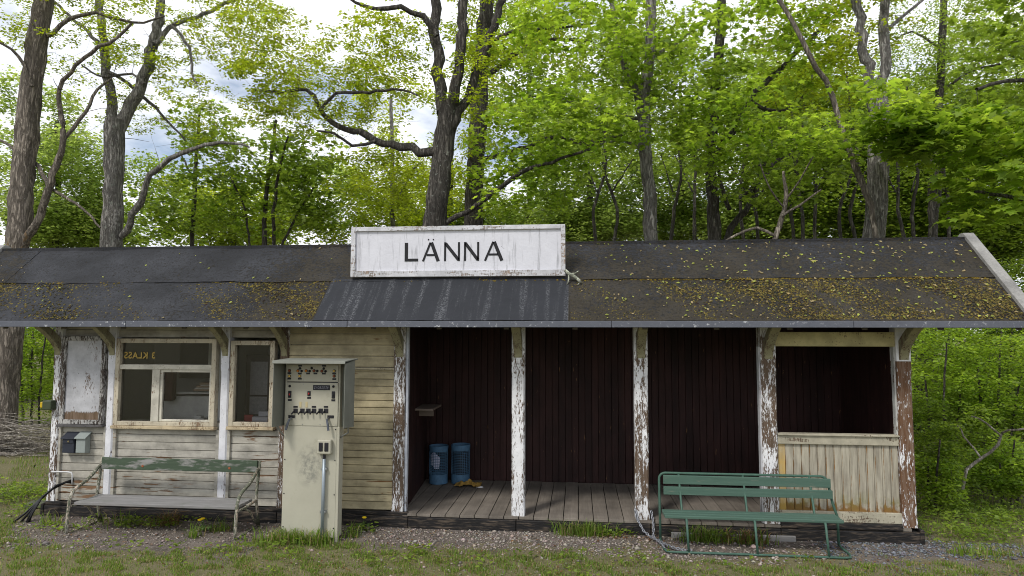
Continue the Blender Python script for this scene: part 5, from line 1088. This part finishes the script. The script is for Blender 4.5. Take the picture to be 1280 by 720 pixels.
# gravel
OCT = np.array([(1, 0, 0), (-1, 0, 0), (0, 1, 0), (0, -1, 0), (0, 0, .7), (0, 0, -.7), (.6, .6, .35), (-.6, .6, .3), (-.6, -.6, .35), (.6, -.6, .3)])
OF = np.array([[0, 6, 4], [6, 2, 4], [2, 7, 4], [7, 1, 4], [1, 8, 4], [8, 3, 4], [3, 9, 4], [9, 0, 4], [6, 0, 5], [2, 6, 5], [7, 2, 5], [1, 7, 5], [8, 1, 5], [3, 8, 5], [9, 3, 5], [0, 9, 5]])
def gravel_dens(x, y):
    d = np.interp(x, [-6, -5, -2.6, -2.4, -1.4, -1.2, .4, 1.4, 2.8, 3.0, 4.2, 5.2], [.12, .3, .3, .3, .5, 1, 1, .8, .45, 1, 1, .5]); e = np.interp(x, [-6, -4, -2.5, -1.6, -.5, .6, 1.5, 2.4, 3.2, 4.2, 5], [-1.2, -1.1, -.55, -.5, -.6, -.6, -.75, -.75, -.4, -.4, -.3])
    return d * np.clip((y - e + .08) / .1, .10, 1)
n = 26000; x = RNG.uniform(-5.9, 5.2, n); y = RNG.uniform(-1.4, .1, n); ok = (RNG.uniform(0, 1, n) < gravel_dens(x, y)) & ((y < -.035) | (x > 4.0)) ; x, y = x[ok], y[ok]; n = len(x)
s = RNG.lognormal(math.log(.0085), .38, n) * np.where(x > 2.9, 1.15, 1); rot = RNG.uniform(0, 6.28, n); V = OCT[None] * (1 + RNG.normal(0, .22, (n, 10, 3))); c, sn_ = np.cos(rot)[:, None], np.sin(rot)[:, None]
V = np.stack([V[..., 0] * c - V[..., 1] * sn_, V[..., 0] * sn_ + V[..., 1] * c, V[..., 2] * RNG.uniform(.6, 1, (n, 1))], -1) * s[:, None, None] + np.stack([x, y, gz(x, y) + s * .25], 1)[:, None]
tint = np.where((x > 2.9)[:, None], [[.15, .158, .172]], [[.28, .24, .21]]) * RNG.uniform(.45, 1.55, (n, 1)) * RNG.uniform(.92, 1.08, (n, 3))
gv = NT('gravel_stone'); aa = gv.n('ShaderNodeAttribute', attribute_name='tint'); gv.col(aa.outputs['Color'], .85)
tag(np_mesh('gravel', V.reshape(-1, 3), (OF[None] + np.arange(n)[:, None, None] * 10).ravel(), np.full(n * 16, 3), gv.m, colors=np.repeat(np.c_[tint, np.ones(n)], 10, 0)), 'grey and brown gravel strip along the front of the shelter', 'gravel', kind='stuff')
# dead leaves on the ground
n = 1500; x = np.concatenate([RNG.normal(1.0, .22, 160), RNG.uniform(-5, 4.8, n - 160)]); y = np.concatenate([RNG.normal(-.13, .05, 160), RNG.uniform(-1.4, -.1, n - 160)]); ok = y < -.04; x, y = x[ok], y[ok]; n = len(x)
a = RNG.uniform(0, 6.28, n); u = np.stack([np.cos(a), np.sin(a), RNG.normal(0, .25, n)], 1); v = np.stack([-np.sin(a), np.cos(a), RNG.normal(0, .25, n)], 1); s = RNG.uniform(.015, .035, n)
V = np.stack([x, y, gz(x, y) + .014], 1)[:, None] + s[:, None, None] * (LZ[None, :, 0:1] * u[:, None] + LZ[None, :, 1:2] * v[:, None] + LZ[None, :, 2:3] * np.array([0, 0, 1.5])); tint = np.where(RNG.uniform(0, 1, (n, 1)) < .7, [[.20, .115, .055]], [[.34, .28, .18]]) * RNG.uniform(.6, 1.3, (n, 1))
tag(np_mesh('dead_leaves', V.reshape(-1, 3), (np.array(LZF)[None] + np.arange(n)[:, None, None] * 4).ravel(), np.full(n * 2, 3), LEAF, colors=np.repeat(np.c_[tint, np.ones(n)], 4, 0)), 'brown dead leaves scattered over gravel and grass', 'leaves', kind='stuff')
# dandelions
DY = plain('dandelion_yellow', (.80, .55, .01), .7); STM = plain('weed_stem', (.08, .14, .03), .7)
def dandelion(loc, lab, heads):
    o = tag(empty('dandelion', loc), lab, 'flower', 'dandelions by the shelter')
    g = MB()
    for k in range(9):
        a = k * .7 + random.uniform(-.2, .2); ln = random.uniform(.07, .12); d = Vector((math.cos(a), math.sin(a) * .7, 0)); s_ = Vector((-d.y, d.x, 0))
        pts = [(0, .004), (.3, .012), (.55, .008), (.75, .017), (1, .001)]; vs = []
        for t, w_ in pts: c_ = d * ln * t + Vector((0, 0, .06 * math.sin(t * 2.4))); vs += [c_ - s_ * w_, c_ + s_ * w_]
        g.add(vs, [(2 * i, 2 * i + 1, 2 * i + 3, 2 * i + 2) for i in range(4)])
    g.build('leaves', STM, o)
    for (dx, dy, h) in heads:
        st = MB().tube([(0, 0, 0), (dx * .6, dy * .6, h * .6), (dx, dy, h)], .0035, 5).build('stem', STM, o)
        MB().lathe((dx, dy, h), [(.0001, -.008), (.012, -.004), (.024, .006), (.021, .012), (.010, .016), (.0001, .015)], 14).build('flower_head', DY, st)
dandelion((-3.16, -.42, 0), 'yellow dandelion in front of the weathered bench', [(-.02, -.02, .135), (-.045, -.03, .125)])
dandelion((-1.60, -.16, 0), 'yellow dandelion just right of the cream cabinet', [(.02, -.01, .12)])
